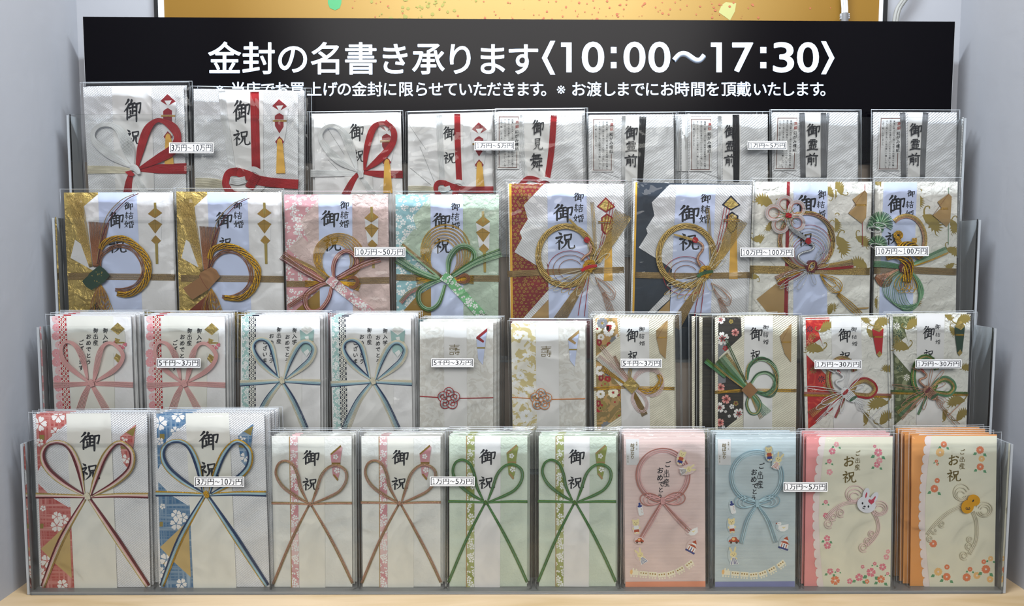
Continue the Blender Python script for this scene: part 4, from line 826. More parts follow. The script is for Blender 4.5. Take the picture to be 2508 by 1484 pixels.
e = E(2, 'B4', [(175, 97), (1310, 97), (1285, 1372), (128, 1372)], 'white crumpled washi envelope with plum-blossom cord, silver crane and red upright ribbon')
e.body('washi')
cranes(e, [(290, 290, 1.6, 20, -1), (230, 650, 1.2, 10, 1), (180, 1000, .9, 200, 1), (930, 180, 1.4, 250, 1), (1000, 160, 1.2, 60, -1), (1020, 700, 1.7, 70, 1), (1220, 660, 1.3, 40, 1), (1200, 890, 1.5, 25, -1), (920, 1330, 1.2, 300, 1), (960, 500, 1.3, 80, 1), (330, 520, .9, 120, 1)], [(175, 97), (1310, 97), (1285, 1372), (128, 1372)])
e.poly('white_fold', [(320, 570), (215, 740), (480, 990), (480, 760)], 'washi', .0006)
e.poly('corner_border', [(470, 985), (178, 1218), (292, 1372), (470, 1372)], 'washi', .0005); e.poly('gold_corner', [(472, 1010), (205, 1222), (330, 1372), (472, 1372)], 'tan', .0008)
e.poly('washi_sheet', [(530, 98), (960, 98), (945, 1372), (510, 1372)], 'washi', .0007)
t = tanzaku(e, [(560, 99), (886, 99), (882, 1372), (558, 1372)], 'strip_cool', .0010)
cranes(e, [(915, 200, 1.0, 250, 1), (915, 560, 1.2, 80, 1), (915, 1320, 1.0, 300, 1)], [(888, 98), (958, 98), (943, 1372), (884, 1372)], lift=.00095)
gokekkon(e, t, (590, 223, 777, 412), (600, 578, 760, 722), (790, 176, 872, 268), (785, 283, 862, 352), (795, 368, 868, 442))
e.poly('red_ribbon', [(498, 98), (526, 98), (505, 1372), (470, 1372)], 'red_dark', .0010)
noshi_tan(e, [(1243, 180), (1266, 210), (1255, 440), (1215, 500), (1086, 400), (1162, 320), (1124, 265)], (1150, 1257, 321)); e.cords('thread', [[(1243, 122), (1243, 185)], [(1220, 480), (1222, 720)]], 5, 'c_red', .0014)
for i, (cx, cy) in enumerate([(480, 312), (592, 355), (590, 492), (435, 510), (372, 395)]):
    e.bundle('blossom_petal', [(x, y, 32) for x, y in ell(cx, cy, 66, 66, 12)], 5, 7, ['c_white', 'c_palepink', 'c_white', 'c_palepink', 'c_pbrown'], .0040+i*.0004, closed=True, k=3)
e.cords('stamens', [[(500, 420), (500+115*cos(a), 425+105*sin(a))] for a in [i*.42 for i in range(15)]], 5, ['c_palegold', 'c_greenmetal'], .0066)
e.bundle('blossom_heart', [(485, 415, 30), (510, 420, 40), (540, 428, 24)], 4, 12, 'c_red', .0074)
e.bundle('ring', [(x, y, 34) for x, y in ell(685, 665, 255, 270, 16)], 7, 10, ['c_palegold', 'c_bronze', 'c_rosegold'], .0022, twist=3, closed=True)
for j in range(7): e.cords('thin_ring', [ell(712-j*2, 725+j*12, 215-j*16, 215-j*19, 14, 0, 360)], 5, ['c_red', 'c_rosegold', 'c_silver', 'c_palegold'][j % 4], .0034+j*.0002, k=2, closed=True)
e.bundle('cord_band', [(142, 935, 68), (700, 945, 68), (1290, 955, 62)], 10, 6.5, 'c_palegold', .0014)
e.bundle('gold_straws', [(400, 1050, 95), (530, 990, 80), (690, 930, 40)], 9, 8, ['c_rosegold', 'c_gold', 'c_red'], .0030); e.bundle('gold_straws', [(780, 920, 30), (950, 905, 60), (1130, 880, 80)], 9, 8, ['c_palegold', 'c_bronze', 'c_red'], .0030)
e.cords('wing_loop', [e.drop((720, 930), t_, w_) for t_, w_ in (((430, 1115), 34), ((500, 1140), 40), ((470, 1000), 30), ((600, 1130), 30), ((900, 880), 34), ((880, 760), 40), ((880, 690), 34), ((770, 1080), 24), ((400, 1080), 50))], 6, 'c_silver', .0048, dome=.002)
e.bundle('crane_neck', [(690, 895, 0), (620, 845, 0), (608, 805, 0), (650, 775, 0), (730, 752, 0), (755, 715, 0), (715, 670, 0)], 1, 27, 'c_silver', .0062, rib=True)
e.bundle('beak', [(680, 645, 26), (560, 560, 30), (480, 468, 14)], 5, 7, 'c_silver', .0066); e.bundle('crane_head', [(680, 650, 24), (700, 665, 44), (716, 690, 24)], 5, 14, 'c_red', .0070)
for j in range(3): e.bundle('knot', [(x, y, 18) for x, y in ell(735, 908, 54, 32, 14, 0, 360, rot=j*60)], 3, 8, ['c_maroon', 'c_maroon', 'c_palegold'], .0066+j*.0006, k=1)
e.cords('tail_loop', [e.drop((815, 985), (815+a, 985+b_), c_) for a, b_, c_ in ((200, 150, 90), (200, 160, 62), (190, 160, 36), (150, 110, 40))], 7, 'c_gold', .0044)
e.bundle('tail_cord', [(985, 1170, 26), (1100, 1280, 60), (1200, 1372, 50)], 4, 9, 'c_gold', .0036); e.bundle('tail_cord', [(1165, 1310, 8), (1280, 1303, 8)], 2, 6, 'c_gold', .0040)
e.sleeve(ml=.003, mr=.003)
e = E(2, 'B4', [(1342, 97), (2130, 97), (2112, 1372), (1322, 1372)], 'white crumpled washi envelope with golden turtle, pine cords and green cord loops')
e.body('washi')
cranes(e, [(1385, 105, 1.2, 10, 1), (1880, 480, 1.9, 50, 1), (1750, 270, 1.3, 80, 1), (2090, 520, 1.2, 80, 1), (2080, 760, 1.2, 30, 1), (1360, 1260, .9, 80, 1), (1730, 1220, 1.1, 60, 1), (2060, 900, .8, 160, 1)], [(1342, 97), (2130, 97), (2112, 1372), (1322, 1372)])
e.poly('washi_sheet', [(1400, 99), (1775, 99), (1750, 1372), (1360, 1372)], 'washi', .0007)
t = tanzaku(e, [(1423, 103), (1742, 103), (1700, 1372), (1376, 1372)], 'strip_cool')
gokekkon(e, t, (1460, 222, 1630, 412), (1437, 580, 1600, 702), (1645, 177, 1722, 247), (1635, 280, 1712, 352), (1628, 370, 1714, 442))
noshi_tan(e, [(2045, 212), (2074, 240), (2060, 480), (2025, 530), (1894, 420), (1975, 345), (1937, 290)], (1968, 2040, 354)); e.cords('thread', [[(2043, 155), (2045, 215)], [(2043, 500), (2042, 700)]], 4, 'c_green', .0014)
for cx, cy, r_ in ((1395, 500, 118), (1345, 540, 80), (1368, 700, 90)):
    e.bundle('pine_fan', [(cx-8, cy+4, 30), (cx, cy-10, 34)], 6, 8, 'c_dgreen', .0030)
    e.cords('pine_fan', [[(cx, cy), (cx+r_*.6*cos(a), cy+r_*.6*sin(a)), (cx+r_*cos(a+.05), cy+r_*sin(a+.05))] for a in [-pi*.98+i*pi*.9/20 for i in range(26)]], 9, ['c_green', 'c_palegreen', 'c_dgreen'], .0034)
    e.cords('white_loop', [ell(cx-10, cy+15, 62, 24, 10, 0, 360, rot=10)], 9, 'c_white', .0050, closed=True, k=3)
e.bundle('ring', [(x, y, 38) for x, y in ell(1640, 650, 178, 225, 18, -130, 30)], 8, 7, ['c_palegold', 'c_bronze', 'c_rosegold'], .0024)
e.bundle('turtle_body', [(1520, 800, 30), (1600, 740, 110), (1700, 740, 110), (1780, 830, 40)], 9, 14, 'c_gold', .0036, twist=1)
e.bundle('turtle_body', [(1450, 830, 30), (1560, 790, 90), (1660, 880, 90), (1640, 1060, 70)], 8, 13, 'c_gold', .0042, twist=.6)
e.bundle('turtle_neck', [(1550, 640, 40), (1578, 690, 40), (1610, 730, 50)], 5, 11, 'c_gold', .0056)
for j in range(3): e.bundle('turtle_head', [(x, y, 20) for x, y in ell(1562, 610, 26, 34, 10, 0, 360, rot=j*50)], 3, 10, 'c_gold', .0056+j*.0008, k=1)
e.bundle('turtle_foot', [(1700, 700, 30), (1718, 670, 36), (1716, 635, 38)], 5, 8, 'c_gold', .0050)
e.bundle('cord_band', [(1330, 945, 60), (1700, 945, 60), (2118, 960, 58)], 9, 6.5, 'c_bronze', .0014)
e.bundle('gold_straws', [(1345, 1000, 30), (1430, 1040, 130), (1490, 990, 60), (1600, 930, 30)], 11, 9, ['c_rosegold', 'c_copper'], .0028)
e.bundle('green_straws', [(1325, 885, 50), (1450, 890, 50), (1600, 915, 36)], 7, 7, 'c_green', .0040); e.bundle('green_straws', [(1660, 910, 20), (1850, 830, 60), (2030, 750, 66)], 8, 7, ['c_green', 'c_palegreen', 'c_gold'], .0040)
e.cords('green_loop', [e.drop((1650, 930), (1655+(i-6)*12, 1335-abs(i-6)*10), 230-i*14, .5) for i in range(12)], 6, ['c_green', 'c_palegreen', 'c_green'], .0040, k=5)
e.cords('gold_loop', [e.drop((1645, 940), (1640+(i-3)*30, 1130+(i % 2)*30), 70-i*4) for i in range(7)], 6, 'c_gold', .0050)
for j in range(3): e.bundle('knot', [(x, y, 18) for x, y in ell(1636, 922, 58, 34, 14, 0, 360, rot=j*60+15)], 3, 8, ['c_maroon', 'c_maroon', 'c_palegold'], .0064+j*.0006, k=1)
e.sleeve(ml=.002, mr=.005, mt=.006)

# ------------------------------------------------------------------ generic butterfly bow
def bow(e, kn, L, R, bl, br, tl, tr, n, cw, ms, kw, km, kw2=None, lift=.0022):
    msr = ms if isinstance(ms, str) else ms[::-1]
    e.bundle('bow_loop', L, n, cw, ms, lift, dome=.003, k=5); e.bundle('bow_loop', R, n, cw, msr, lift+.0004, dome=.003, k=5)
    e.bundle('cord_band', bl, n, cw, msr, .0013); e.bundle('cord_band', br, n, cw, msr, .0013)
    e.bundle('cord_tail', tl, n, cw, msr, .0017); e.bundle('cord_tail', tr, n, cw, ms, .0019)
    e.bundle('knot', [(kn[0]-kw*.5, kn[1]-kw*.7, kw*.8), (kn[0], kn[1], kw), (kn[0]+kw*.3, kn[1]+kw*.8, kw*.7)], 5, kw*.26, km, .0050)
def shibori(e, q, base, ring, pitch=62, r=17):
    """tie-dye print: a band with two staggered columns of rings"""
    n = e.poly('pattern_band', q, base, .0003); it = []
    (x0, y0), (x1, _), (x2, y2), (x3, _) = q; N = int((y2-y0)/pitch)+1
    for j in range(N*2):
        t = j/(N*2); y = y0+(y2-y0)*t; xa = x0+(x3-x0)*t; w = x1-x0+((x2-x3)-(x1-x0))*t; fr = (.12, .62) if j % 2 else (.37, .88)
        for f_ in fr:
            cx = xa+w*f_; it.append((ell(cx, y+8, r, r, 8, rot=22), ring)); it.append((ell(cx, y+8, r*.42, r*.42, 4, rot=45), base))
    e.flat('ring_print', it, .00055, n, cl=q); return n
def congrats(e, par, cols, em=62):
    it = []
    for x, y0, p, txt in cols: it += [(c, x, y0+i*p, em) for i, c in enumerate(txt)]
    e.text(it, 'ink', BL, parent=par, box=False)
# C1 C2 pink
def c_pink(quad, lab, dk, src, blab, offs, sh=(0, 0)):
    e = E(1, 'C', quad, lab, src=src); e.body('washi_soft')
    lf = [(195, 158), (292, 158), (342, 1215), (248, 1215)]; it = []; rr = random.Random(11)
    for i in range(11):
        y = 190+i*98; x = 265+(y-160)*.047+rr.uniform(-18, 22)
        for pt in petals(x, y, rr.uniform(40, 58), rr.uniform(0, 72), 5, .5): it.append((pt, 'fl_blush' if i % 3 else 'fl_mist'))
        it.append((ell(x, y, 9, 9, 6), 'fl_pink'))
    e.flat('blossom_print', it, .0002, cl=lf)
    e.o['band'] = shibori(e, [(292, 158), (378, 156), (430, 1215), (342, 1215)], 'red', 'strip_warm')
    e.poly('paper_sheet', [(385, 157), (915, 156), (935, 1215), (440, 1215)], 'strip_warm', .0003)
    t = tanzaku(e, [(470, 157), (912, 156), (930, 1215), (500, 1215)], 'strip_warm', .0006)
    congrats(e, t, [(825, 322, 72, '御入学'), (714, 322, 70, '御出産'), (634, 390, 72, 'おめでとう'), (550, 458, 72, 'ございます')])
    n = e.poly('noshi_ornament', [(965, 250), (1045, 330), (1050, 480), (1030, 620), (985, 690), (925, 600), (886, 430), (888, 320)], 'strip_warm', .0012)
    e.flat('fold', [(p, 'fl_pink') for p in petals(930, 430, 50, 20)[:2]+petals(1010, 480, 60, 0)[:3]]+[([(965, 232), (1047, 305), (970, 372), (883, 308)], 'gold_leaf'), ([(935, 405), (995, 425), (975, 450), (1045, 452), (1045, 468), (960, 470), (930, 480)], 'gold_leaf'), ([(950, 580), (1027, 635), (972, 692), (922, 640)], 'gold_leaf')], .0016, n)
    s1 = lambda P: [(x+sh[0], y+sh[1], *w) for x, y, *w in P]
    bow(e, (665+sh[0], 920+sh[1]), s1([(640, 910, 14), (490, 800, 44), (360, 680, 48), (322, 560, 34), (345, 475, 26), (400, 450, 26), (480, 490, 40), (560, 620, 60), (625, 880, 16)]),
        s1([(690, 910, 14), (718, 780, 50), (755, 600, 60), (800, 500, 36), (870, 462, 28), (955, 500, 34), (1022, 590, 40), (1000, 690, 40), (900, 790, 48), (715, 900, 16)]),
        [(236, 940, 62), (440, 935, 50), (640+sh[0], 925+sh[1], 36)], [(700+sh[0], 925+sh[1], 36), (880, 930, 50), (1142, 940, 55)], s1([(640, 945, 36), (585, 1070, 66), (535, 1230, 80)]), s1([(680, 955, 36), (760, 1090, 60), (840, 1235, 72)]), 6, 9, 'c_pink', 48, 'c_pink')
    e.sleeve(ml=.005, mr=.005, mt=.003); e.behind(offs, ['body', 'band', 'sleeve'], blab, blab.replace('envelope', 'envelopes', 1)+' (stack)')
QP = [(195, 158), (1112, 155), (1152, 1215), (248, 1215)]
c_pink(QP, 'white envelope with red ring-dot band and pink cord bow, left end of third step', 0, None, 'pink bow envelope behind the left-end one of third step', [(7, 3), (13, 5), (19, 7)])
c_pink([(1268, 158), (2182, 158), (2192, 1215), (1300, 1215)], 'white envelope with red ring-dot band and pink bow under a price label', 0, QP, 'pink bow envelope behind the price-labelled pink one', [(4, 2), (8, 5), (11, 6)])
# C3 C4 blue
BM = ['c_navy', 'c_lblue', 'c_lblue', 'c_skyblue', 'c_cream', 'c_cream']
def c_blue(quad, lab, src, blab, offs):
    e = E(1, 'C2', quad, lab, src=src); e.body('washi_soft')
    lf = [(1170, 165), (1248, 168), (1275, 1440), (1190, 1440)]; n = e.poly('pattern_strip', lf, 'teal', .0002); e.flat('blossom_print', scatter(lf, 26, 50, 'white_print', 3), .00045, n, cl=lf)
    e.o['strip'] = n; e.o['band'] = shibori(e, [(1248, 168), (1328, 168), (1352, 1440), (1272, 1440)], 'navy', 'strip_warm')
    e.poly('paper_sheet', [(1336, 168), (1862, 166), (1880, 1440), (1356, 1440)], 'strip', .0003)
    t = tanzaku(e, [(1420, 168), (1860, 166), (1872, 1440), (1440, 1440)], 'strip', .0006)
    congrats(e, t, [(1777, 325, 68, '御入学'), (1697, 400, 68, 'おめでとう'), (1597, 318, 68, '御出産'), (1512, 392, 70, 'おめでとう'), (1440, 460, 70, 'ございます')], 58)
    n = e.poly('noshi_ornament', [(1920, 250), (2005, 325), (1985, 540), (1920, 625), (1860, 560), (1838, 320)], 'teal', .0012)
    e.flat('fold', [([(1918, 235), (2006, 315), (1920, 376), (1836, 315)], 'white_print'), ([(1918, 250), (1988, 315), (1920, 362), (1854, 315)], 'washi_gray'), ([(1895, 400), (1940, 390), (1950, 460), (1930, 470)], 'white_print'), ([(1950, 448), (1996, 448), (1996, 462), (1950, 462)], 'gold_leaf'), ([(1885, 575), (1935, 540), (1955, 575), (1920, 625)], 'white_print')], .0016, n)
    bow(e, (1640, 895), [(1618, 880, 14), (1490, 780, 50), (1360, 650, 56), (1302, 530, 40), (1325, 455, 34), (1400, 425, 34), (1480, 460, 44), (1530, 560, 50), (1602, 860, 16)][::-1],
        [(1665, 880, 14), (1718, 700, 50), (1800, 530, 60), (1875, 460, 40), (1955, 465, 44), (2008, 540, 50), (1965, 660, 60), (1860, 760, 56), (1690, 885, 16)],
        [(1160, 930, 62), (1380, 918, 50), (1615, 905, 36)], [(1670, 902, 36), (1880, 910, 50), (2084, 918, 58)], [(1620, 925, 36), (1470, 1130, 66), (1325, 1445, 90)], [(1655, 930, 36), (1780, 1140, 62), (1918, 1445, 72)], 7, 9, BM, 44, 'c_cream')
    e.sleeve(ml=.003, mr=.006, mt=.003); e.behind(offs, ['body', 'strip', 'band', 'sleeve'], blab, blab.replace('envelope', 'envelopes', 1)+' (stack)')
QB = [(1155, 165), (2068, 165), (2088, 1440), (1180, 1440)]
c_blue([(140, 160), (1035, 160), (1042, 1440), (135, 1440)], 'white envelope, navy ring-dot band, blue bow, beside the pink bow ones', QB, 'blue bow envelope behind the left one of blue pair', [(5, 3), (9, 5), (12, 7)])
c_blue(QB, 'white envelope, navy ring-dot band, blue bow, beside the 寿 red knot one', None, 'blue bow envelope behind the right one of blue pair', [(6, 3), (10, 5), (14, 7)])
# C5 C6 flower knots
def c_knot(quad, lab, src, left, col, chev, gold, blab, offs, orange, ky=0):
    e = E(1, 'C3', quad, lab, src=src); e.body('washi_gray')
    e.poly('pattern_panel', [(132, 222), (404, 222), (410, 1455), (132, 1455)], left, .0003)
    if orange:
        e.flat('blossom_print', scatter([(132, 222), (404, 222), (410, 1455), (132, 1455)], 74, 210, 'white_print', 9, .3, .5), .00055, cl=[(132, 222), (404, 222), (410, 1455), (132, 1455)])
        e.flat('blossom_print', scatter([(132, 222), (404, 222), (410, 1455), (132, 1455)], 26, 105, 'gold_pattern', 5, .3, .25), .0007, cl=[(132, 222), (404, 222), (410, 1455), (132, 1455)])
    t = tanzaku(e, [(405, 223), (664, 223), (668, 1455), (410, 1455)], 'strip', .0006)
    R_ = lambda a, b_, c, d: [(465+a*1.17, 478+b_*1.22), (465+c*1.17, 478+b_*1.22), (465+c*1.17, 478+d*1.22), (465+a*1.17, 478+d*1.22)]
    e.flat('lettering', [(p, 'gold_ink') for p in (R_(0, 6, 100, 11), R_(47, 0, 53, 26), R_(10, 20, 92, 25), R_(0, 33, 78, 38), R_(72, 33, 78, 52), R_(30, 46, 100, 51), R_(0, 46, 20, 51), R_(60, 38, 66, 62), R_(0, 60, 100, 65), R_(4, 74, 44, 79), R_(4, 74, 9, 98), R_(39, 74, 44, 98), R_(4, 93, 44, 98), R_(52, 72, 100, 77), R_(82, 66, 88, 100), R_(70, 95, 88, 100), R_(58, 82, 66, 90))], BL-.0001, t)
    n = e.poly('noshi_ornament', [(897, 300), (870, 500), (846, 712), (793, 645), (773, 400)], 'strip_cool', .0010, .0004)
    e.flat('fold', [([(898, 293), (894, 334), (812, 400), (862, 440), (851, 463), (770, 412), (774, 394)], chev), ([(781, 510), (872, 510), (872, 527), (781, 527)], 'gold_print')], .0016, n)
    e.bundle('cord_band', [(130, 1068+ky, 5), (345, 1082+ky, 5)], 2, 6, col, .0014); e.bundle('cord_band', [(580, 1092, 5), (965, 1084, 5)], 2, 6, col, .0014)
    pts = []
    b2 = MB(); NN = 120; C = (460, 1095+ky*.3)
    rows = [(-17, col), (-9.5, 'c_silver'), (-2, 'c_silver'), (5.5, 'c_silver'), (13, col)]
    for off, mm in rows:
        P = []
        for i in range(NN+1):
            th = 4*pi*i/NN; r_ = 110*(.66+.34*cos(2.5*th)); 
            x, y = r_*cos(th), r_*sin(th); th2 = th+.01; r2 = 110*(.66+.34*cos(2.5*th2)); dx_, dy_ = r2*cos(th2)-x, r2*sin(th2)-y; l = hypot(dx_, dy_)
            rt_ = radians(-90); X, Y = x-dy_/l*off, y+dx_/l*off
            P.append(e.P(C[0]+X*cos(rt_)-Y*sin(rt_), C[1]+X*sin(rt_)+Y*cos(rt_), .0032+.0012*sin(5*th)))
        b2.tube(P, 5*e.u, mm, 5)
    b2.build('flower_knot', e.root, True)
    e.sleeve(ml=.004, mr=.006, mt=.004); e.behind(offs, ['body', 'sleeve'], blab, blab.replace('envelope', 'envelopes', 1)+' (stack)')
QK = [(130, 222), (965, 222), (963, 1455), (130, 1455)]
c_knot(QK, 'plain pale grey envelope with gold 寿 mark and a single red flower knot', None, 'washi_gray', 'c_red', 'red_dark', 0, 'pale grey envelope stacked behind the red flower knot one', [(8, 3), (14, 4), (16, 5)], False)
c_knot([(1165, 240), (2010, 240), (2008, 1455), (1185, 1455)], 'pale envelope with beige blossom panel, gold 寿 mark and an orange flower knot', QK, 'gold_pattern', 'c_orange', 'tan', 0, 'pale envelope stacked behind the orange flower knot one', [(3, 3), (5, 4)], True)
# C7
def small_wed(e, t, big, iw, s1, s2, s3): gokekkon(e, t, big, iw, s1, s2, s3)
e = E(1, 'C4', [(145, 174), (1025, 170), (1040, 1390), (160, 1390)], 'cream crepe envelope with tan old-pattern panel, pale cords and gold paper clasp')
e.body('crepe_cream'); pn = [(174, 176), (408, 174), (452, 620), (455, 1390), (186, 1390)]
p = e.poly('pattern_panel', pn, 'silk_pattern', .0003); it = []
rr = random.Random(21)
for i in range(26):
    x, y = rr.uniform(185, 450), rr.uniform(180, 1380); c_ = ['petal_white', 'gold_print', 'petal_red', 'cream', 'gray_pattern', 'tan'][i % 6]; r_ = rr.uniform(26, 62)
    it += [(q, c_) for q in petals(x, y, r_, rr.uniform(0, 70), 5, .5)]+[(ell(x, y, r_*.25, r_*.25, 6), 'petal_red' if i % 2 else 'gold_print')]
for x, y in ((215, 440), (205, 1110), (320, 280), (235, 830), (430, 990)): it.append(([(x-28, y-34), (x+22, y-30), (x+30, y+10), (x, y+46), (x-30, y+20)], 'red_dark')); it.append((ell(x, y, 10, 16, 6), 'tan'))
e.flat('blossom_print', it, .00055, p, cl=[(174, 176), (408, 174), (455, 1390), (186, 1390)])
e.poly('crepe_fold', [(440, 362), (172, 600), (300, 760), (455, 930), (520, 930), (520, 362)], 'crepe_cream', .0007); e.poly('corner_fold', [(455, 1245), (240, 1390), (455, 1390)], 'crepe_cream', .0007)
t = tanzaku(e, [(440, 180), (760, 178), (770, 1390), (458, 1390)], 'strip', .0010)
gokekkon(e, t, (505, 290, 642, 442), (528, 533, 648, 650), (645, 268, 713, 326), (650, 344, 712, 402), (650, 425, 716, 478))
noshi_tan(e, [(965, 195), (960, 370), (942, 622), (880, 560), (842, 400), (836, 310)], (850, 952, 388))
e.bundle('cord_straws', [(200, 600, 60), (370, 740, 60), (555, 910, 24)], 6, 7, ['c_palepink', 'c_white'], .0030); e.bundle('cord_straws', [(240, 720, 50), (400, 820, 40), (550, 920, 24)], 5, 8, 'c_gold', .0026)
e.bundle('cord_straws', [(235, 485, 40), (390, 680, 40), (560, 890, 20)], 3, 7, 'c_palepink', .0034); e.bundle('cord_straws', [(380, 590, 20), (450, 730, 30), (560, 880, 20)], 3, 8, 'c_rosegold', .0034); e.bundle('cord_straws', [(560, 730, 30), (545, 800, 30), (555, 880, 20)], 3, 9, 'c_palegold', .0036)
e.bundle('cord_ring', [(590, 860, 20), (640, 780, 40), (740, 735, 40), (850, 760, 36), (905, 860, 30), (880, 970, 40), (790, 1015, 40), (650, 970, 20)], 4, 8, 'c_palepink', .0030)
e.bundle('cord_ring', [(860, 790, 30), (890, 860, 44), (830, 950, 50), (740, 985, 46), (640, 945, 20)], 5, 10, 'c_gold', .0026, twist=.6)
e.bundle('cord_loop', [(590, 980, 16), (580, 1080, 26), (640, 1185, 26), (705, 1195, 26), (738, 1120, 26), (700, 1030, 26), (625, 965, 16)], 3, 8, 'c_palepink', .0032); e.bundle('cord_tail', [(590, 990, 30), (650, 1110, 50), (715, 1240, 60)], 6, 9, 'brown_gold', .0026)
e.bundle('cord_band', [(152, 952, 26), (500, 930, 24)], 3, 9, 'c_gold', .0014); e.bundle('cord_band', [(640, 938, 24), (1042, 948, 24)], 3, 9, 'c_gold', .0014)
e.poly('paper_clasp', [(563, 818), (657, 915), (572, 1006), (468, 905)], 'gold_leaf', .0058, .0004); e.sleeve(ml=.004, mr=.008, mt=.005)
e.behind([(4, 3), (8, 5)], ['body', 'sleeve'], 'cream envelope stacked behind the tan patterned one', 'cream envelopes behind the tan patterned one')
# C8
e = E(1, 'C4', [(1485, 168), (2385, 150), (2372, 1390), (1485, 1390)], 'cream crepe envelope with black cherry-blossom panel, green cord ring and tan clasp')
e.body('crepe_cream'); pn = [(1520, 170), (1765, 162), (1795, 700), (1790, 1390), (1515, 1390)]
p = e.poly('pattern_panel', pn, 'black_pattern', .0003); it = []
for i, (x, y, r_, c_) in enumerate([(1545, 190, 50, 'petal_white'), (1660, 212, 26, 'gold_print'), (1565, 400, 75, 'petal_white'), (1705, 332, 44, 'petal_pink'), (1595, 505, 30, 'petal_red'), (1545, 935, 48, 'petal_pink'), (1605, 1065, 52, 'petal_pink'), (1712, 1110, 30, 'gold_print'), (1668, 1145, 28, 'petal_white'), (1535, 1155, 58, 'petal_white'), (1745, 1225, 64, 'petal_white'), (1540, 1320, 46, 'petal_pink'), (1640, 1250, 18, 'petal_white'), (1600, 1200, 16, 'petal_white'), (1575, 1370, 20, 'petal_white'), (1720, 850, 30, 'petal_pink'), (1560, 760, 26, 'petal_white'), (1650, 800, 20, 'petal_white')]):
    it += [(q, c_) for q in petals(x, y, r_, i*23, 5, .4)]+[(q, 'petal_red' if r_ > 28 else c_) for q in petals(x, y, r_*.55, i*23, 5, .2)]
cl8 = [(1520, 170), (1765, 162), (1790, 1390), (1515, 1390)]
e.poly('gray_panel', [(1520, 420), (1600, 440), (1600, 880), (1517, 900)], 'gray_pattern', .00052, .00004); e.flat('blossom_print', it, .0006, p, cl=cl8); e.o['panel'] = p; e.o['bl'] = None
e.poly('crepe_fold', [(1795, 355), (1522, 612), (1640, 760), (1800, 900), (1860, 900), (1860, 355)], 'crepe_cream', .0008); e.poly('corner_fold', [(1790, 1230), (1590, 1390), (1790, 1390)], 'crepe_cream', .0008)
t = tanzaku(e, [(1806, 155), (2120, 150), (2110, 1390), (1795, 1390)], 'strip', .0011)
gokekkon(e, t, (1862, 275, 2005, 427), (1873, 520, 1997, 642), (2005, 250, 2075, 303), (2010, 325, 2072, 387), (2008, 408, 2074, 464))
noshi_tan(e, [(2322, 232), (2322, 430), (2318, 660), (2250, 570), (2210, 440), (2196, 370)], (2215, 2316, 438))
gm = ['c_green', 'c_palegold', 'c_palegreen', 'c_dgreen']
e.bundle('cord_straws', [(1560, 600, 140), (1700, 770, 110), (1840, 930, 40)], 12, 8, ['c_palegold', 'c_palegreen', 'c_green', 'c_greenmetal'], .0030); e.bundle('cord_straws', [(1490, 670, 60), (1640, 800, 50), (1820, 950, 24)], 6, 9, ['c_greenmetal', 'c_green', 'c_palegold'], .0036)
e.bundle('cord_straws', [(1600, 400, 14), (1700, 620, 20), (1822, 880, 14)], 2, 9, 'c_dgreen', .0040)
e.bundle('cord_ring', [(1830, 850, 30), (1860, 700, 36), (1975, 622, 40), (2090, 660, 40), (2158, 780, 44), (2140, 930, 50), (2050, 1005, 44), (1920, 975, 24)], 8, 9, gm, .0028, twist=1.5)
e.bundle('cord_ring', [(1880, 890, 20), (1950, 795, 26), (2050, 772, 28), (2130, 830, 30), (2155, 930, 36), (2090, 1025, 36), (1930, 980, 20)], 4, 9, ['c_dgreen', 'c_palegreen'], .0036)
e.bundle('cord_loop', [(1855, 1030, 16), (1832, 1120, 24), (1870, 1212, 24), (1945, 1218, 24), (1985, 1130, 24), (1950, 1050, 24), (1890, 990, 16)], 4, 8, gm, .0034); e.bundle('cord_tail', [(1880, 1010, 30), (1960, 1130, 90), (2040, 1240, 150)], 10, 6, ['c_palegreen', 'c_green', 'c_palegold'], .0026)
e.bundle('cord_band', [(1480, 988, 24), (1790, 968, 24)], 3, 9, 'c_gold', .0014); e.bundle('cord_band', [(1940, 965, 24), (2376, 970, 24)], 3, 9, 'c_gold', .0014)
e.poly('paper_clasp', [(1866, 873), (1956, 970), (1866, 1058), (1773, 965)], 'tan_pink', .0060, .0004); sl_ = e.sleeve(ml=.004, mr=.005, mt=.004)
bd = MB(); bd.v = []; e.o['straw'] = e.bundle('cord_straws', [(1380, 640, 50), (1480, 720, 44), (1600, 820, 30)], 6, 9, ['c_greenmetal', 'c_green'], .0032)
e.behind([(-36, 0), (-52, 1)], ['body', 'panel', 'sleeve'], 'black cherry-blossom envelope peeking out left behind the green ring one', 'black cherry-blossom envelopes behind the front one')

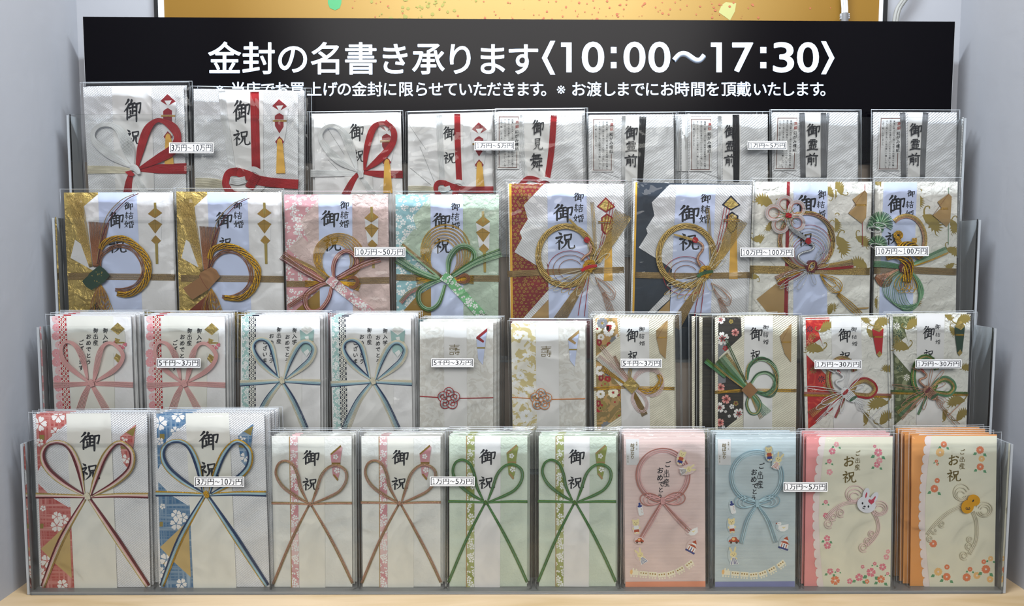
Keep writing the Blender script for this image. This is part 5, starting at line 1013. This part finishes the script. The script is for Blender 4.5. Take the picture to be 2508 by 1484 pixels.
# C9 C10 crane envelopes with washi
def c_crane(quad, lab, src, base, pat, noshi, cols, crest, band, blab, offs, white, swirl):
    e = E(1, 'C5', quad, lab, src=src); e.body('washi')
    pn = [(243, 200), (512, 195), (545, 800), (552, 1425), (272, 1425)]; p = e.poly('pattern_panel', [(243, 200), (512, 195), (552, 1425), (272, 1425)], pat, .0003)
    it = []
    for i, (x, y) in enumerate([(290, 300), (320, 380), (290, 440), (420, 860), (470, 940), (330, 1000), (430, 1300), (330, 760)]): it += [(q, ['navy', 'gold_print', 'peach'][i % 3] if pat == 'red_pattern' else ['petal_white', 'green_dark', 'gold_print'][i % 3]) for q in petals(x, y, 42, i*31, 8, .14)]
    e.flat('blossom_print', it, .00055, p, cl=[(243, 200), (512, 195), (552, 1425), (272, 1425)])
    e.poly('washi_fold', [(530, 195), (382, 320), (430, 470), (500, 660), (560, 800), (620, 800), (620, 195)], 'washi', .0006)
    e.poly('washi_fold', [(404, 412), (240, 520), (255, 590), (440, 780), (560, 900), (520, 700)], 'washi', .0008); e.poly('corner_fold', [(552, 1200), (262, 1425), (552, 1425)], 'washi', .0006)
    R9 = [(205, 190), (1170, 165), (1205, 1425), (240, 1425)]
    cranes(e, [(470, 280, 1.5, -30, 1), (350, 520, 1.7, 0, -1)], None, lift=.00105)
    cranes(e, [(1080, 230, 1.6, -20, 1), (960, 340, 1.0, 60, 1), (1060, 1130, 1.9, -15, -1), (1130, 1300, 1.6, -40, 1), (915, 1300, 1.2, 280, 1), (900, 190, 1.0, 40, 1), (1170, 750, 1.2, 10, -1), (510, 560, 1.0, 110, 1)], R9, lift=.0003)
    t = tanzaku(e, [(528, 170), (860, 166), (890, 1425), (556, 1425)], 'strip', .0011)
    gokekkon(e, t, (603, 293, 747, 452), (622, 548, 757, 662), (745, 275, 814, 332), (757, 365, 817, 412), (757, 438, 822, 491))
    n = e.poly('noshi_ornament', [(985, 300), (1112, 295), (1104, 450), (1095, 580), (1060, 615), (1035, 580), (1005, 430)], noshi, .0012, .0004)
    e.flat('fold', [([(1040, 222), (1112, 290), (1065, 335), (988, 300)], 'gold_leaf'), ([(1070, 543), (1098, 582), (1064, 617), (1036, 582)], 'gold_leaf')], .0018, n); e.bundle('gold_band', [(1002, 386, 10), (1106, 388, 10)], 2, 8, 'c_gold', .0022, parent=n)
    A, B_, Cc, D_ = cols
    e.bundle('cord_ring', [(x, y, 56) for x, y in ell(650, 845, 150, 215, 20, 20, 340)], 9, 8, [A, 'c_palegold', B_, A], .0026)
    e.bundle('cord_loop', [(720, 1000, 20), (800, 910, 50), (900, 870, 60), (990, 910, 56), (1020, 980, 50), (960, 1045, 56), (850, 1040, 50), (730, 1010, 20)], 8, 8, [B_, 'c_palegold', A], .0028)
    e.bundle('cord_tail', [(320, 1290, 170), (480, 1160, 100), (650, 1040, 30)], 12, 7, [A, 'c_palegold', B_, Cc], .0026); e.bundle('cord_tail', [(575, 1290, 20), (640, 1150, 24), (690, 1050, 16)], 3, 8, [B_, A], .0028)
    W = Cc; K = (690, 1000)
    e.cords('wing_loop', [e.drop(K, tp, w_) for tp, w_ in (((240, 945), 22), ((360, 1190), 40), ((480, 1232), 36), ((640, 1235), 30), ((880, 775), 26), ((905, 925), 30), ((730, 760), 20), ((420, 1130), 50))], 8, W, .0048, dome=.0015)
    e.bundle('crane_neck', [(655, 965, 0), (590, 915, 0), (590, 880, 0), (650, 860, 0), (662, 825, 0), (620, 790, 0), (575, 765, 0)], 1, 30, W, .0060, rib=True); e.bundle('beak', [(575, 790, 14), (520, 765, 8), (480, 750, 4)], 3, 6, W, .0064)
    e.bundle('crane_crest', [(595, 760, 10), (615, 778, 16), (632, 800, 10)], 2, 11, 'c_red', .0068)
    e.bundle('crane_body', [(650, 965, 40), (690, 1010, 90), (750, 1060, 90), (800, 1100, 50)], 7, 15, W, .0052)
    e.bundle('knot_tie', [(660, 1030, 10), (690, 1008, 26), (715, 975, 10)], 3, 11, crest, .0066); e.bundle('knot_tie', [(735, 1105, 10), (775, 1075, 26), (815, 1050, 10)], 3, 10, 'c_dgreen', .0066)
    e.cords('tail_loop', [e.drop((790, 1085), (860+i*22, 1210-i*28), 24+i*4) for i in range(4)], 7, W, .0046)
    e.bundle('crane_leg', [(870, 1190, 20), (980, 1310, 36), (1100, 1420, 46)], 2, 9, W, .0040); e.bundle('crane_leg', [(965, 1310, 4), (1040, 1230, 4), (1115, 1160, 4)], 1, 9, W, .0044)
    e.bundle('cord_band', [(222, 1025, 44), (600, 1035, 40), (1203, 1045, 40)], 6, 7, band, .0014)
    e.sleeve(ml=.004, mr=.008 if not white else .004, mt=.003); e.o['panel'] = p
    e.behind(offs, ['body', 'panel', 'sleeve'], blab, blab.replace('envelope', 'envelopes', 1)+' (stack)')
Q9 = [(208, 190), (1170, 165), (1205, 1425), (240, 1425)]
c_crane(Q9, 'washi envelope with red panel, red noshi and a white cord crane, third step', None, 'washi', 'red_pattern', 'red', ('c_bronze', 'c_red', 'c_white', 'c_cream'), 'c_red', ['c_pbrown', 'c_gold'], 'washi envelope stacked behind the red panel crane one', [(3, 4)], True, 0)
c_crane([(1185, 148), (2085, 132), (2038, 1380), (1205, 1380)], 'washi envelope with olive green panel and rose gold cord crane, third step right end', Q9, 'washi', 'green_pattern', 'green_dark', ('c_greenmetal', 'c_green', 'c_rosegold', 'c_cream'), 'c_maroon', ['c_greenmetal', 'c_gold'], 'washi envelope stacked behind the olive green panel crane one', [(-4, 3)], False, 0)

# ------------------------------------------------------------------ bottom step
def d_big(quad, lab, src, plaid, ms, km, blab, offs, nmat):
    e = E(0, 'D', quad, lab, src=src); e.body('crepe')
    pn = [(258, 98), (478, 96), (535, 1360), (303, 1360)]; p = e.poly('pattern_panel', pn, plaid, .0003); it = []
    for i, (x, y, r_) in enumerate([(285, 170, 55), (420, 115, 50), (410, 840, 38), (410, 905, 46), (460, 860, 36), (340, 1160, 50), (285, 305, 30), (400, 230, 36), (300, 1250, 40), (450, 1330, 40), (310, 780, 22)]): it += [(q, 'petal_white') for q in petals(x, y, r_, i*17, 5, .38)]
    it += [([(285, 250), (320, 250), (320, 288), (285, 288)], 'gold_print'), ([(290, 890), (314, 890), (312, 925), (288, 925)], 'gold_print'), ([(308, 1170), (330, 1170), (330, 1192), (308, 1192)], 'gold_print')]
    e.flat('blossom_print', it, .00055, p, cl=pn)
    e.poly('gold_corner', [(500, 880), (294, 1072), (400, 1180), (517, 1282)], 'gold_matte', .0006)
    e.poly('crepe_fold', [(480, 168), (336, 292), (296, 420), (310, 480), (400, 640), (500, 770), (560, 770), (560, 168)], 'crepe', .0009); e.poly('crepe_fold', [(296, 470), (268, 520), (275, 600), (380, 705), (500, 775), (480, 700)], 'crepe', .0007)
    t = tanzaku(e, [(476, 96), (798, 94), (845, 1362), (537, 1364)], 'strip_warm', .0011)
    e.text([('御', 573, 226, 722, 370), ('祝', 572, 454, 722, 582)], 'ink', .0014, parent=t)
    n = e.poly('noshi_ornament', [(979, 174), (965, 310), (935, 508), (888, 450), (868, 340), (866, 264)], nmat, .0012, .0004)
    e.flat('fold', [([(978, 190), (960, 262), (908, 232)], 'gold_print'), ([(870, 330), (960, 345), (960, 356), (872, 350)], 'gold_print')]+[(q, 'petal_white') for q in petals(915, 420, 36, 10)[:4]+petals(900, 275, 24, 40)[:3]], .0018, n)
    bow(e, (630, 693), [(608, 685, 10), (460, 600, 34), (345, 500, 38), (305, 400, 30), (340, 325, 24), (425, 303, 24), (505, 350, 30), (565, 480, 36), (605, 670, 10)][::-1], [(652, 685, 10), (690, 560, 34), (750, 410, 38), (825, 318, 28), (890, 312, 24), (952, 385, 34), (935, 500, 38), (820, 605, 34), (665, 690, 10)],
        [(258, 688, 36), (440, 690, 28), (610, 695, 20)], [(652, 695, 20), (850, 686, 28), (1068, 688, 36)], [(612, 712, 20), (440, 1010, 40), (308, 1345, 30)], [(645, 712, 20), (830, 985, 40), (1066, 1340, 32)], 7, 6.5, ms, 30, km)
    e.o['panel'] = p; e.sleeve(ml=.005, mr=.006, mt=.003); e.behind(offs, ['body', 'panel', 'sleeve'], blab, blab.replace('envelope', 'envelopes', 1)+' (stack)')
QD = [(238, 100), (1058, 94), (1085, 1358), (290, 1355)]
d_big(QD, 'white crepe envelope with pink plaid blossom panel and maroon bow, left end of bottom step', None, 'plaid_red', ['c_maroon', 'c_maroon', 'c_pink', 'c_palepink', 'c_cream', 'c_palegold'], 'c_cream', 'pink plaid envelope behind the left-end one of bottom step', [(3, 1), (12, 3)], 'plaid_red')
d_big([(1108, 98), (1902, 92), (1945, 1356), (1148, 1350)], 'white crepe envelope with blue plaid blossom panel and navy bow, bottom step', QD, 'plaid_blue', ['c_navy', 'c_navy', 'c_lblue', 'c_skyblue', 'c_lblue', 'c_gold'], 'c_gold', 'blue plaid envelope behind the navy bow one', [(12, 2), (18, 3), (24, 4)], 'plaid_blue')
def d_slim(crop, quad, lab, src, body_, band, edge, cord, kc, nm, blab, offs, ki=0):
    e = E(0, crop, quad, lab, src=src); e.body(body_)
    pn = [(225, 127), (290, 127), (303, 1345), (241, 1345)]; p = e.poly('pattern_band', pn, band, .0003)
    e.flat('blossom_print', scatter(pn, 22, 42, 'white_print', 12), .00055, p, cl=pn); e.poly('gold_edge', [(222, 127), (229, 127), (245, 1345), (238, 1345)], edge, .0006, parent=p)
    t = tanzaku(e, [(293, 127), (505, 127), (512, 1345), (306, 1345)], 'strip_warm' if body_ != 'light_green' else 'strip', .0006)
    e.text([('御', 329, 235, 466, 364), ('祝', 329, 457, 463, 560)], 'ink', BL-.0003, parent=t)
    n = e.poly('noshi_ornament', [(632, 197), (649, 215), (636, 300), (624, 430), (608, 482), (572, 440), (562, 340), (553, 270)], band, .0010, .0004)
    e.flat('fold', [([(634, 195), (640, 208), (560, 276), (552, 266)], nm), ([(572, 432), (586, 430), (618, 470), (608, 483)], nm), ([(562, 336), (634, 336), (632, 350), (564, 350)], nm)]+[(q, 'white_print') for q in petals(595, 290, 22, 0)+petals(605, 400, 24, 30)], .0016, n)
    bow(e, (390+ki, 668), [(375+ki, 660, 6), (280, 608, 18), (170, 525, 20), (118, 430, 16), (135, 350, 14), (190, 322, 14), (250, 350, 16), (290, 430, 18), (315, 540, 18), (368+ki, 650, 6)], [(405+ki, 655, 6), (440, 560, 16), (480, 440, 18), (540, 372, 14), (610, 358, 14), (675, 402, 18), (680, 480, 18), (630, 560, 16), (540, 612, 16), (415+ki, 662, 6)],
        [(82, 660, 14), (240, 662, 12), (380+ki, 668, 10)], [(400+ki, 668, 10), (560, 660, 12), (728, 660, 14)], [(380+ki, 680, 10), (240, 960, 16), (95, 1308, 16)], [(402+ki, 680, 10), (530, 900, 16), (640, 1110, 18), (730, 1302, 16)], 3, 7.5, cord, 20, kc)
    e.o['band'] = p; e.sleeve(ml=.004, mr=.006, mt=.007); e.behind(offs, ['body', 'band', 'sleeve'], blab, blab.replace('envelope', 'envelopes', 1)+' (stack)')
QS = [(82, 127), (722, 127), (728, 1338), (104, 1345)]
d_slim('D2', QS, 'white envelope with pink blossom band and rose gold bow, beside the navy bow one', None, 'weave_white', 'band_pink', 'tan', ['c_rosegold', 'c_rosegold', 'c_bronze'], 'c_rosegold', 'brown_gold', 'white and pink band envelope stacked behind the left rose gold bow', [(4, 3), (8, 4)])
d_slim('D2', [(800, 127), (1435, 125), (1435, 1330), (812, 1338)], 'white envelope with pink blossom band and rose gold bow, beside the green ones', QS, 'weave_white', 'band_pink', 'tan', ['c_rosegold', 'c_rosegold', 'c_bronze'], 'c_rosegold', 'brown_gold', 'white and pink band envelope stacked behind the right rose gold bow', [(4, 3), (8, 4)], 6)
d_slim('D3', [(66, 122), (692, 122), (688, 1330), (68, 1332)], 'pale green envelope with olive blossom band and green bow, left of the green pair', QS, 'light_green', 'band_green', 'tan', ['c_greenmetal', 'c_green', 'c_greenmetal'], 'c_greenmetal', 'tan', 'pale green envelope stacked behind the left green bow one', [(3, 3), (7, 5)])
d_slim('D3', [(783, 124), (1402, 124), (1398, 1326), (785, 1328)], 'pale green envelope with olive blossom band and green bow, right of the green pair', QS, 'light_green', 'band_green', 'tan', ['c_greenmetal', 'c_green', 'c_greenmetal'], 'c_greenmetal', 'tan', 'pale green envelope stacked behind the right green bow one', [(3, 3), (7, 5)])
# baby envelopes ---------------------------------------------------
def sticker(e, kind, cx, cy, sc_, rot=0, rim='card_pink', c=None):
    hi = .0042 if cy < 500 or (kind == 'car' and cx < 400) else 0; sc_ *= 1.14
    L = []; A = lambda P, m_: L.append((P, m_))
    if kind == 'bear':
        out = ell(0, -22, 24, 22, 12)+[]; A(ell(0, 18, 20, 28, 12), 'sk_red' if c is None else c); A([(-16, 22), (16, 22), (18, 40), (-18, 40)], 'sk_blue' if c is None else 'sk_red')
        for sx in (-1, 1): A(ell(sx*17, -40, 8, 8, 8), 'sk_cream'); A(ell(sx*10, 46, 7, 6, 8), 'sk_cream'); A(ell(sx*21, 14, 6, 9, 8, rot=sx*20), 'sk_cream')
        A(ell(0, -22, 23, 20, 14), 'sk_cream'); A(ell(-8, -24, 2.4, 2.8, 6), 'sk_brown'); A(ell(8, -24, 2.4, 2.8, 6), 'sk_brown'); A(ell(0, -16, 3, 2.4, 6), 'sk_brown'); A([(-5, -10), (5, -10), (0, -7)], 'sk_brown')
        rimp = ell(0, 0, 33, 60, 20)
    elif kind == 'rabbit':
        A([(-10, 0), (10, 0), (26, 44), (-26, 44)], 'white_print')
        for i in range(5): x = -18+i*9; A([(x*.4, 4), (x*.4+2, 4), (x+3, 43), (x-1, 43)], 'sk_blue' if c is None else c)
        for sx in (-1, 1): A(ell(sx*13, -44, 6, 18, 10, rot=sx*18), 'sk_cream'); A(ell(sx*14, 8, 4, 10, 8, rot=-sx*40), 'sk_cream')
        A(ell(0, -16, 20, 17, 14), 'sk_cream'); A(ell(-7, -17, 2.2, 2.6, 6), 'sk_brown'); A(ell(7, -17, 2.2, 2.6, 6), 'sk_brown'); A(ell(0, -10, 2.6, 2.2, 6), 'sk_brown')
        rimp = ell(0, -8, 34, 58, 20)
    elif kind == 'bottle':
        A([(-15, -18), (15, -18), (18, 34), (12, 42), (-12, 42), (-18, 34)], 'white_print'); A(ell(0, -24, 16, 9, 10), 'sk_blue'); A(ell(0, -40, 8, 10, 8), 'sk_blue')
        for i in range(4): A([(2, -8+i*10), (12, -8+i*10), (12, -6+i*10), (2, -6+i*10)], 'sk_red')
        rimp = ell(0, -2, 24, 54, 16)
    elif kind == 'car':
        A([(-38, 10), (-34, -4), (-20, -8), (-10, -24), (16, -24), (26, -8), (38, -2), (38, 12)], 'sk_red'); A(ell(-2, -10, 12, 10, 8), 'fl_yellow'); A(ell(-20, 14, 9, 9, 10), 'sk_brown'); A(ell(20, 14, 9, 9, 10), 'sk_brown'); rimp = ell(0, -2, 44, 32, 16)
    elif kind == 'duck':
        A([(-30, -4), (40, -18), (36, 18), (10, 34), (-18, 32), (-34, 14)], 'white_print'); A(ell(-26, -20, 16, 14, 12), 'white_print'); A([(-50, -22), (-40, -28), (-40, -16)], 'sk_red'); A(ell(-28, -23, 2.4, 2.4, 6), 'sk_brown'); A([(-8, 4), (20, 2), (6, 16)], 'sk_cream'); rimp = ell(0, 0, 52, 40, 18)
    elif kind == 'house':
        A([(-26, -4), (26, -4), (26, 34), (-26, 34)], 'white_print'); A([(-34, 28), (34, 28), (34, 40), (-34, 40)], 'sk_blue'); A([(-32, -2), (0, -22), (32, -2)], 'sk_red'); A([(-14, -16), (14, -16), (14, -30), (-14, -30)], 'white_print'); A([(-18, -28), (0, -52), (18, -28)], 'sk_red')
        for i in range(3): A([(-20+i*16, 2), (-14+i*16, 2), (-14+i*16, 28), (-20+i*16, 28)], 'sk_blue' if i == 1 else 'sk_red')
        rimp = ell(0, -4, 42, 54, 16)
    n = e.poly(kind+'_sticker', xf(rimp, cx, cy, sc_, sc_, rot), rim, .0006+hi, .0005)
    e.flat('picture', [(xf(P, cx, cy, sc_, sc_, rot), m_) for P, m_ in L], .0012+hi, n)
def d_baby(quad, lab, src, card, foot, c1, c2, spots, blab, offs, dk, ring):
    e = E(0, 'D4', quad, lab, src=None); e.body(card); x0, x1 = quad[0][0], quad[1][0]; w = x1-x0
    e.poly('colored_foot', [(quad[3][0]+2, 1290), (quad[2][0]-1, 1286), (quad[2][0], quad[2][1]), (quad[3][0], quad[3][1])], foot, .0002)
    n = e.poly('printed_slip', [(x0+16, 148), (x0+123, 148), (x0+123, 355), (x0+23, 355)], 'card', .0004)
    e.text([(c, x0+104, 176+i*17, 15) for i, c in enumerate('京都一文')]+[(c, x0+34, 286+i*15, 13) for i, c in enumerate('和紙工房')], 'gold_ink', .0008, 'thin', parent=n, box=False); e.text([(c, x0+70, 200+i*31, 34) for i, c in enumerate('結ばなり')], 'gold_ink', .0008, 'brush', parent=n, box=False)
    cx, cy, r_ = ring; kx, ky = dk
    for j, (q, mm) in enumerate(((0, c2), (-16, c1), (-30, c1))): e.cords('cord_ring', [ell(cx, cy, r_+q, r_+q, 22, 92+j, 448-j)], 9, mm, .0030+j*.0004, k=2)
    X, Y = cx-410, cy-430
    e.text([('ご', 448+X, 342+Y, 52), ('お', 388+X, 390+Y, 54), ('め', 386+X, 448+Y, 54), ('で', 396+X, 500+Y, 50), ('と', 392+X, 546+Y, 48), ('う', 384+X, 596+Y, 46)], 'ink', .0004, box=False)
    e.text([('出', 416+X, 382+Y, 460+X, 446+Y), ('産', 412+X, 456+Y, 462+X, 522+Y)], 'ink', .0004)
    for i, (tx, ty, ww) in enumerate([(-180, -20, 60), (-150, -10, 46), (-115, -4, 32), (180, -30, 60), (150, -18, 46), (120, -10, 32)]): e.cords('bow_loop', [e.drop((kx, ky-6), (kx+tx, ky+ty), ww, .7)], 8, c1 if i % 3 else c2, .0042+i*.0002)
    e.bundle('cord_tail', [(kx-10, ky+20, 14), (kx-80, ky+140, 28), ((kx-185 if kx < 600 else kx-128), ky+320, 26)], 3, 8, [c1, c1, c2], .0034); e.bundle('cord_tail', [(kx+12, ky+20, 14), ((kx+120 if kx < 600 else kx+90), ky+140, 28), ((kx+220 if kx < 600 else kx+150), ky+(240 if kx < 600 else 310), 30)], 3, 8, [c1, c2, c1], .0036)
    e.bundle('knot', [(kx+1, ky-32, 20), (kx, ky, 24), (kx+2, ky+26, 20)], 4, 8, c1, .0058)
    for s_ in spots: sticker(e, *s_[:5], rim=card, c=s_[5] if len(s_) > 5 else None)
    # train
    T = lambda u: (x0+85+u*470, 1218+18*sin(u*2.2)*1.2-(max(0, u-.45)**1.7)*300)
    for i in range(7):
        u = i/6.4; x, y = T(u); x2, y2 = T(u+.1); a = math.degrees(math.atan2(y2-y, x2-x)); L = []
        L.append((xf([(-34, -20), (34, -20), (34, 18), (-34, 18)], x, y, 1, 1, a), 'cream'))
        if i == 0: L += [(xf([(-16, -36), (-4, -36), (-4, -18), (-16, -18)], x, y, 1, 1, a), 'cream'), (xf([(8, -34), (20, -34), (20, -18), (8, -18)], x, y, 1, 1, a), 'cream'), (xf(ell(-24, -4, 11, 20, 8), x, y, 1, 1, a), 'fl_yellow')]
        else: L += [(xf(ell(-20+q*20, -4, 6, 6, 8), x, y, 1, 1, a), 'brown_gold') for q in range(3)]
        L += [(xf(ell(-22+q*22, 28, 7, 7, 8), x, y, 1, 1, a), 'cream') for q in range(3)]
        e.flat('train_print', L, .0003)
    e.sleeve(ml=.004, mr=.006, mt=.004); e.behind(offs, ['body', 'sleeve'], blab, blab.replace('envelope', 'envelopes', 1)+' (stack)')
d_baby([(90, 105), (740, 105), (745, 1335), (103, 1340)], 'pink baby gift envelope with round pink cord wreath, bear and rabbit stickers', None, 'card_pink', 'peach', 'c_pink', 'c_pbrown',
    [('bear', 552, 295, 1.0, 18), ('rabbit', 595, 395, 1.05, 72, 'sk_brown'), ('bottle', 224, 712, 1.0, -10), ('bear', 190, 845, 1.05, -6, 'white_print'), ('car', 216, 962, .8, 0), ('rabbit', 232, 1092, 1.1, -28), ('duck', 640, 880, 1.0, -10), ('house', 640, 1012, 1.05, 28)], 'pink baby gift envelope stacked behind the pink wreath one', [(-2, 2), (3, 3), (-5, 4)], (402, 645), (405, 438, 216))
d_baby([(825, 122), (1468, 122), (1460, 1335), (820, 1340)], 'pale blue baby gift envelope with round light blue cord wreath and duck sticker', None, 'card_blue', 'violet', 'c_skyblue', 'c_lblue',
    [('bear', 1255, 262, 1.0, -6), ('rabbit', 1322, 330, 1.15, 22, 'sk_red'), ('bottle', 962, 698, 1.0, -12), ('bear', 955, 838, 1.05, -4, 'white_print'), ('car', 972, 960, 1.0, 0), ('rabbit', 970, 1092, 1.2, -6), ('duck', 1365, 848, 1.0, 0), ('house', 1380, 985, 1.05, 18)], 'pale blue baby gift envelope stacked behind the blue wreath one', [(4, 2), (8, 3), (-4, 6)], (1160, 665), (1156, 452, 216))
# D9 D10
def d_lace(quad, lab, flapm, fcol, c1, animal, blab, offs, dx, dy, strip_, ek=None):
    e = E(0, 'D5', quad, lab); e.body(flapm); x0 = quad[0][0]; x1 = quad[1][0]; lx = strip_
    # scalloped sheet
    P = []; N = 16
    for i in range(N):
        t0 = i/N; bulge = 46*sin(pi*(t0+.5/N)); cy0 = quad[0][1]+3+(quad[3][1]-quad[0][1]-3)*t0; h = (quad[3][1]-quad[0][1]-3)/N
        xx = lx-bulge-(12 if False else 0)-(quad[0][0]-quad[3][0])*t0
        if i == 0: P.append((lx-6, quad[0][1]+2)); 
        for a in range(5): ang = -pi/2+pi*a/4; P.append((xx-cos(ang)*20, cy0+h/2+sin(ang)*h/2))
    P.append((lx-10-(quad[0][0]-quad[3][0]), quad[3][1])); P += [(quad[2][0], quad[2][1]), (x1, quad[0][1]+2)]
    sh = e.poly('lace_sheet', P, 'lace', .0003)
    P2 = [(min(p[0]+(58 if p[0] < lx+60 else 0), 9999), p[1]) for p in P]
    e.poly('card_sheet', [(lx+34-46*sin(pi*i/12)-(quad[0][0]-quad[3][0])*i/12, quad[0][1]+3+(quad[3][1]-quad[0][1]-4)*i/12) for i in range(13)]+[(quad[2][0], quad[2][1]), (x1, quad[0][1]+3)], 'cream_paper', .0006)
    it = []
    def flower(x, y, r_, c_, lf=True):
        if lf: it.append((xf([(0, 0), (6, -6), (16, 0), (6, 6)], x+r_*.8, y+r_*.9, r_/14, r_/14, 40), 'leaf')); it.append((xf([(0, 0), (6, -6), (16, 0), (6, 6)], x-r_*.8, y+r_*.7, r_/14, r_/14, 150), 'leaf'))
        for q in petals(x, y, r_, x*1.7, 6 if fcol == 1 else 5, .42): it.append((q, c_))
        it.append((ell(x, y, r_*.22, r_*.22, 6), 'pearl'))
    A_, B_, C_ = ('fl_pink', 'fl_rose', 'fl_orange') if fcol == 0 else ('fl_orange', 'fl_yellow', 'fl_orange')
    if fcol == 0: F = [(355, 190, 22, B_), (322, 245, 28, A_), (298, 325, 20, A_), (300, 412, 26, B_), (690, 255, 34, A_), (700, 318, 26, B_), (680, 352, 26, A_), (662, 205, 14, A_), (270, 652, 18, A_), (270, 760, 24, A_), (280, 942, 26, A_), (283, 1000, 30, A_), (305, 1207, 26, A_), (345, 1280, 38, C_), (367, 1198, 16, A_), (462, 1285, 24, A_), (537, 1255, 32, A_), (565, 1170, 16, A_), (632, 1215, 38, A_), (600, 1288, 20, C_), (662, 1145, 16, A_), (725, 1172, 30, A_), (712, 1270, 32, C_), (755, 1092, 24, B_), (765, 1225, 14, A_), (768, 1048, 18, B_)]
    else: F = [(1215, 190, 26, A_), (1185, 255, 36, B_), (1155, 325, 14, A_), (1163, 350, 10, A_), (1505, 235, 32, A_), (1518, 305, 26, B_), (1507, 370, 30, A_), (1162, 480, 22, A_), (1140, 545, 32, A_), (1130, 985, 32, A_), (1170, 1210, 34, B_), (1240, 1172, 22, A_), (1238, 1250, 32, A_), (1398, 1255, 34, A_), (1425, 1190, 20, A_), (1480, 1240, 30, B_), (1552, 1190, 36, A_), (1535, 1130, 20, A_), (1590, 1105, 22, B_), (1585, 1270, 28, B_)]
    for i, f_ in enumerate(F): flower(*f_, lf=i % 2 == 0)
    e.flat('flower_print', it, .00095, sh)
    X = lambda bx_: (bx_[0]+dx, bx_[1]+dy, bx_[2]+dx, bx_[3]+dy)
    e.text([('お', 455+dx, 325+dy, 96), ('ご', 526+dx, 262+dy, 44)], 'gold_ink', .0010, box=False); e.text([('祝', *X((404, 402, 516, 500))), ('出', *X((505, 298, 545, 340))), ('産', *X((500, 348, 546, 400)))], 'gold_ink', .0010)
    if animal == 'rabbit':
        K = (595, 655)
        for i, w_ in enumerate((56, 40, 26)): e.cords('bow_loop', [ell(505-i*2, 588+i*10, 76-i*20, 66-i*18, 14, 20, 340)], 8, c1, .0026+i*.0004, k=3); e.cords('bow_loop', [ell(698+i*2, 702+i*4, 68-i*17, 58-i*15, 14, 200, 520)], 8, c1, .0026+i*.0004, k=3)
        tails = [[(530, 650), (420, 665), (330, 720), (270, 790)], [(650, 730), (685, 800), (690, 880), (650, 950), (600, 1000)]]
        sw = [(390, 738, 38), (330, 770, 34), (295, 825, 40), (638, 905, 30), (608, 965, 34), (572, 1015, 40)]
    else:
        K = (1430, 668)
        for i in range(3): e.cords('bow_loop', [ell(1358-i*2, 575+i*10, 64-i*17, 66-i*18, 14, 20, 340)], 8, c1, .0026+i*.0004, k=3); e.cords('bow_loop', [ell(1540+i*2, 712+i*4, 66-i*17, 60-i*15, 14, 200, 520)], 8, c1, .0026+i*.0004, k=3)
        tails = [[(1370, 680), (1260, 735), (1160, 820), (1085, 915)], [(1450, 730), (1480, 820), (1475, 960), (1420, 1070)]]
        sw = [(1200, 828, 30), (1140, 885, 26), (1105, 945, 28), (1425, 950, 26), (1420, 1005, 34), (1380, 1080, 38)]
    for tl in tails: e.bundle('cord_tail', [(p[0], p[1], 22) for p in tl], 3, 7, c1, .0028)
    for x, y, r_ in sw: e.cords('cord_curl', [[(x+r_*(1-.75*i/18)*cos(i*.62+1), y+r_*(1-.75*i/18)*sin(i*.62+1)) for i in range(19)]], 7, c1, .0032, k=2)
    if animal == 'rabbit':
        hd = e.poly('felt_rabbit', ell(595, 672, 76, 66, 20, rot=20), 'felt_white', .0044, .0016)
        for cx, cy, rt_ in ((592, 592, 14), (655, 622, 30)): e.poly('ear', ell(cx, cy, 27, 56, 14, rot=rt_), 'felt_white', .0042, .0016, hd); e.flat('ear_lining', [(ell(cx+2, cy+4, 7, 24, 8, rot=rt_), 'felt_pink')], .0061, hd)
        e.flat('face', [(ell(564, 662, 7, 10, 8), 'ink'), (ell(612, 688, 7, 10, 8), 'ink'), (ell(580, 688, 10, 7, 8), 'ink'), (ell(574, 704, 14, 3, 8, rot=20), 'ink'), (ell(568, 698, 3, 6, 6), 'ink')], .0062, hd)
        e.poly('heart', [(635, 672), (612, 650), (612, 636), (622, 628), (634, 636), (646, 626), (658, 634), (658, 652)], 'felt_pink', .0062, .0005, hd)
    else:
        hd = e.poly('felt_chick', ell(1405, 690, 50, 56, 16, rot=20), 'felt_yellow', .0044, .0016)
        e.poly('body', ell(1455, 638, 52, 46, 16, rot=20), 'felt_yellow', .0046, .0016, hd); e.flat('face', [(ell(1450, 642, 6, 12, 8, rot=30), 'ink'), (ell(1394, 700, 3, 9, 8, rot=20), 'ink'), (ell(1408, 704, 3, 10, 8), 'ink'), (ell(1422, 700, 3, 9, 8, rot=-20), 'ink'), (ell(1400, 712, 9, 3, 8), 'ink'), (ell(1416, 712, 8, 3, 8), 'ink')], .0064, hd)
    e.sleeve(ml=.004, mr=.005, mt=.004); e.o['sheet'] = sh; e.behind(offs, ['body', 'sheet', 'sleeve'], blab, blab.replace('envelope', 'envelopes', 1)+' (stack)')
d_lace([(115, 125), (806, 125), (786, 1336), (97, 1330)], 'cream baby gift envelope with pink lace edge and a white felt rabbit', 'salmon', 0, 'c_palepink', 'rabbit', 'pink edged cream envelope stacked behind the felt rabbit one', [(-4, 2), (3, 3), (-2, 5)], 0, 0, 236)
d_lace([(960, 120), (1640, 112), (1620, 1330), (945, 1332)], 'cream baby gift envelope with orange edge and a yellow felt chick', 'orange', 1, 'c_cream', 'chick', 'orange edged cream envelope stacked behind the felt chick one', [(-12, 2), (-16, 4), (-10, 6), (-18, 8)], 837, -10, 1084)
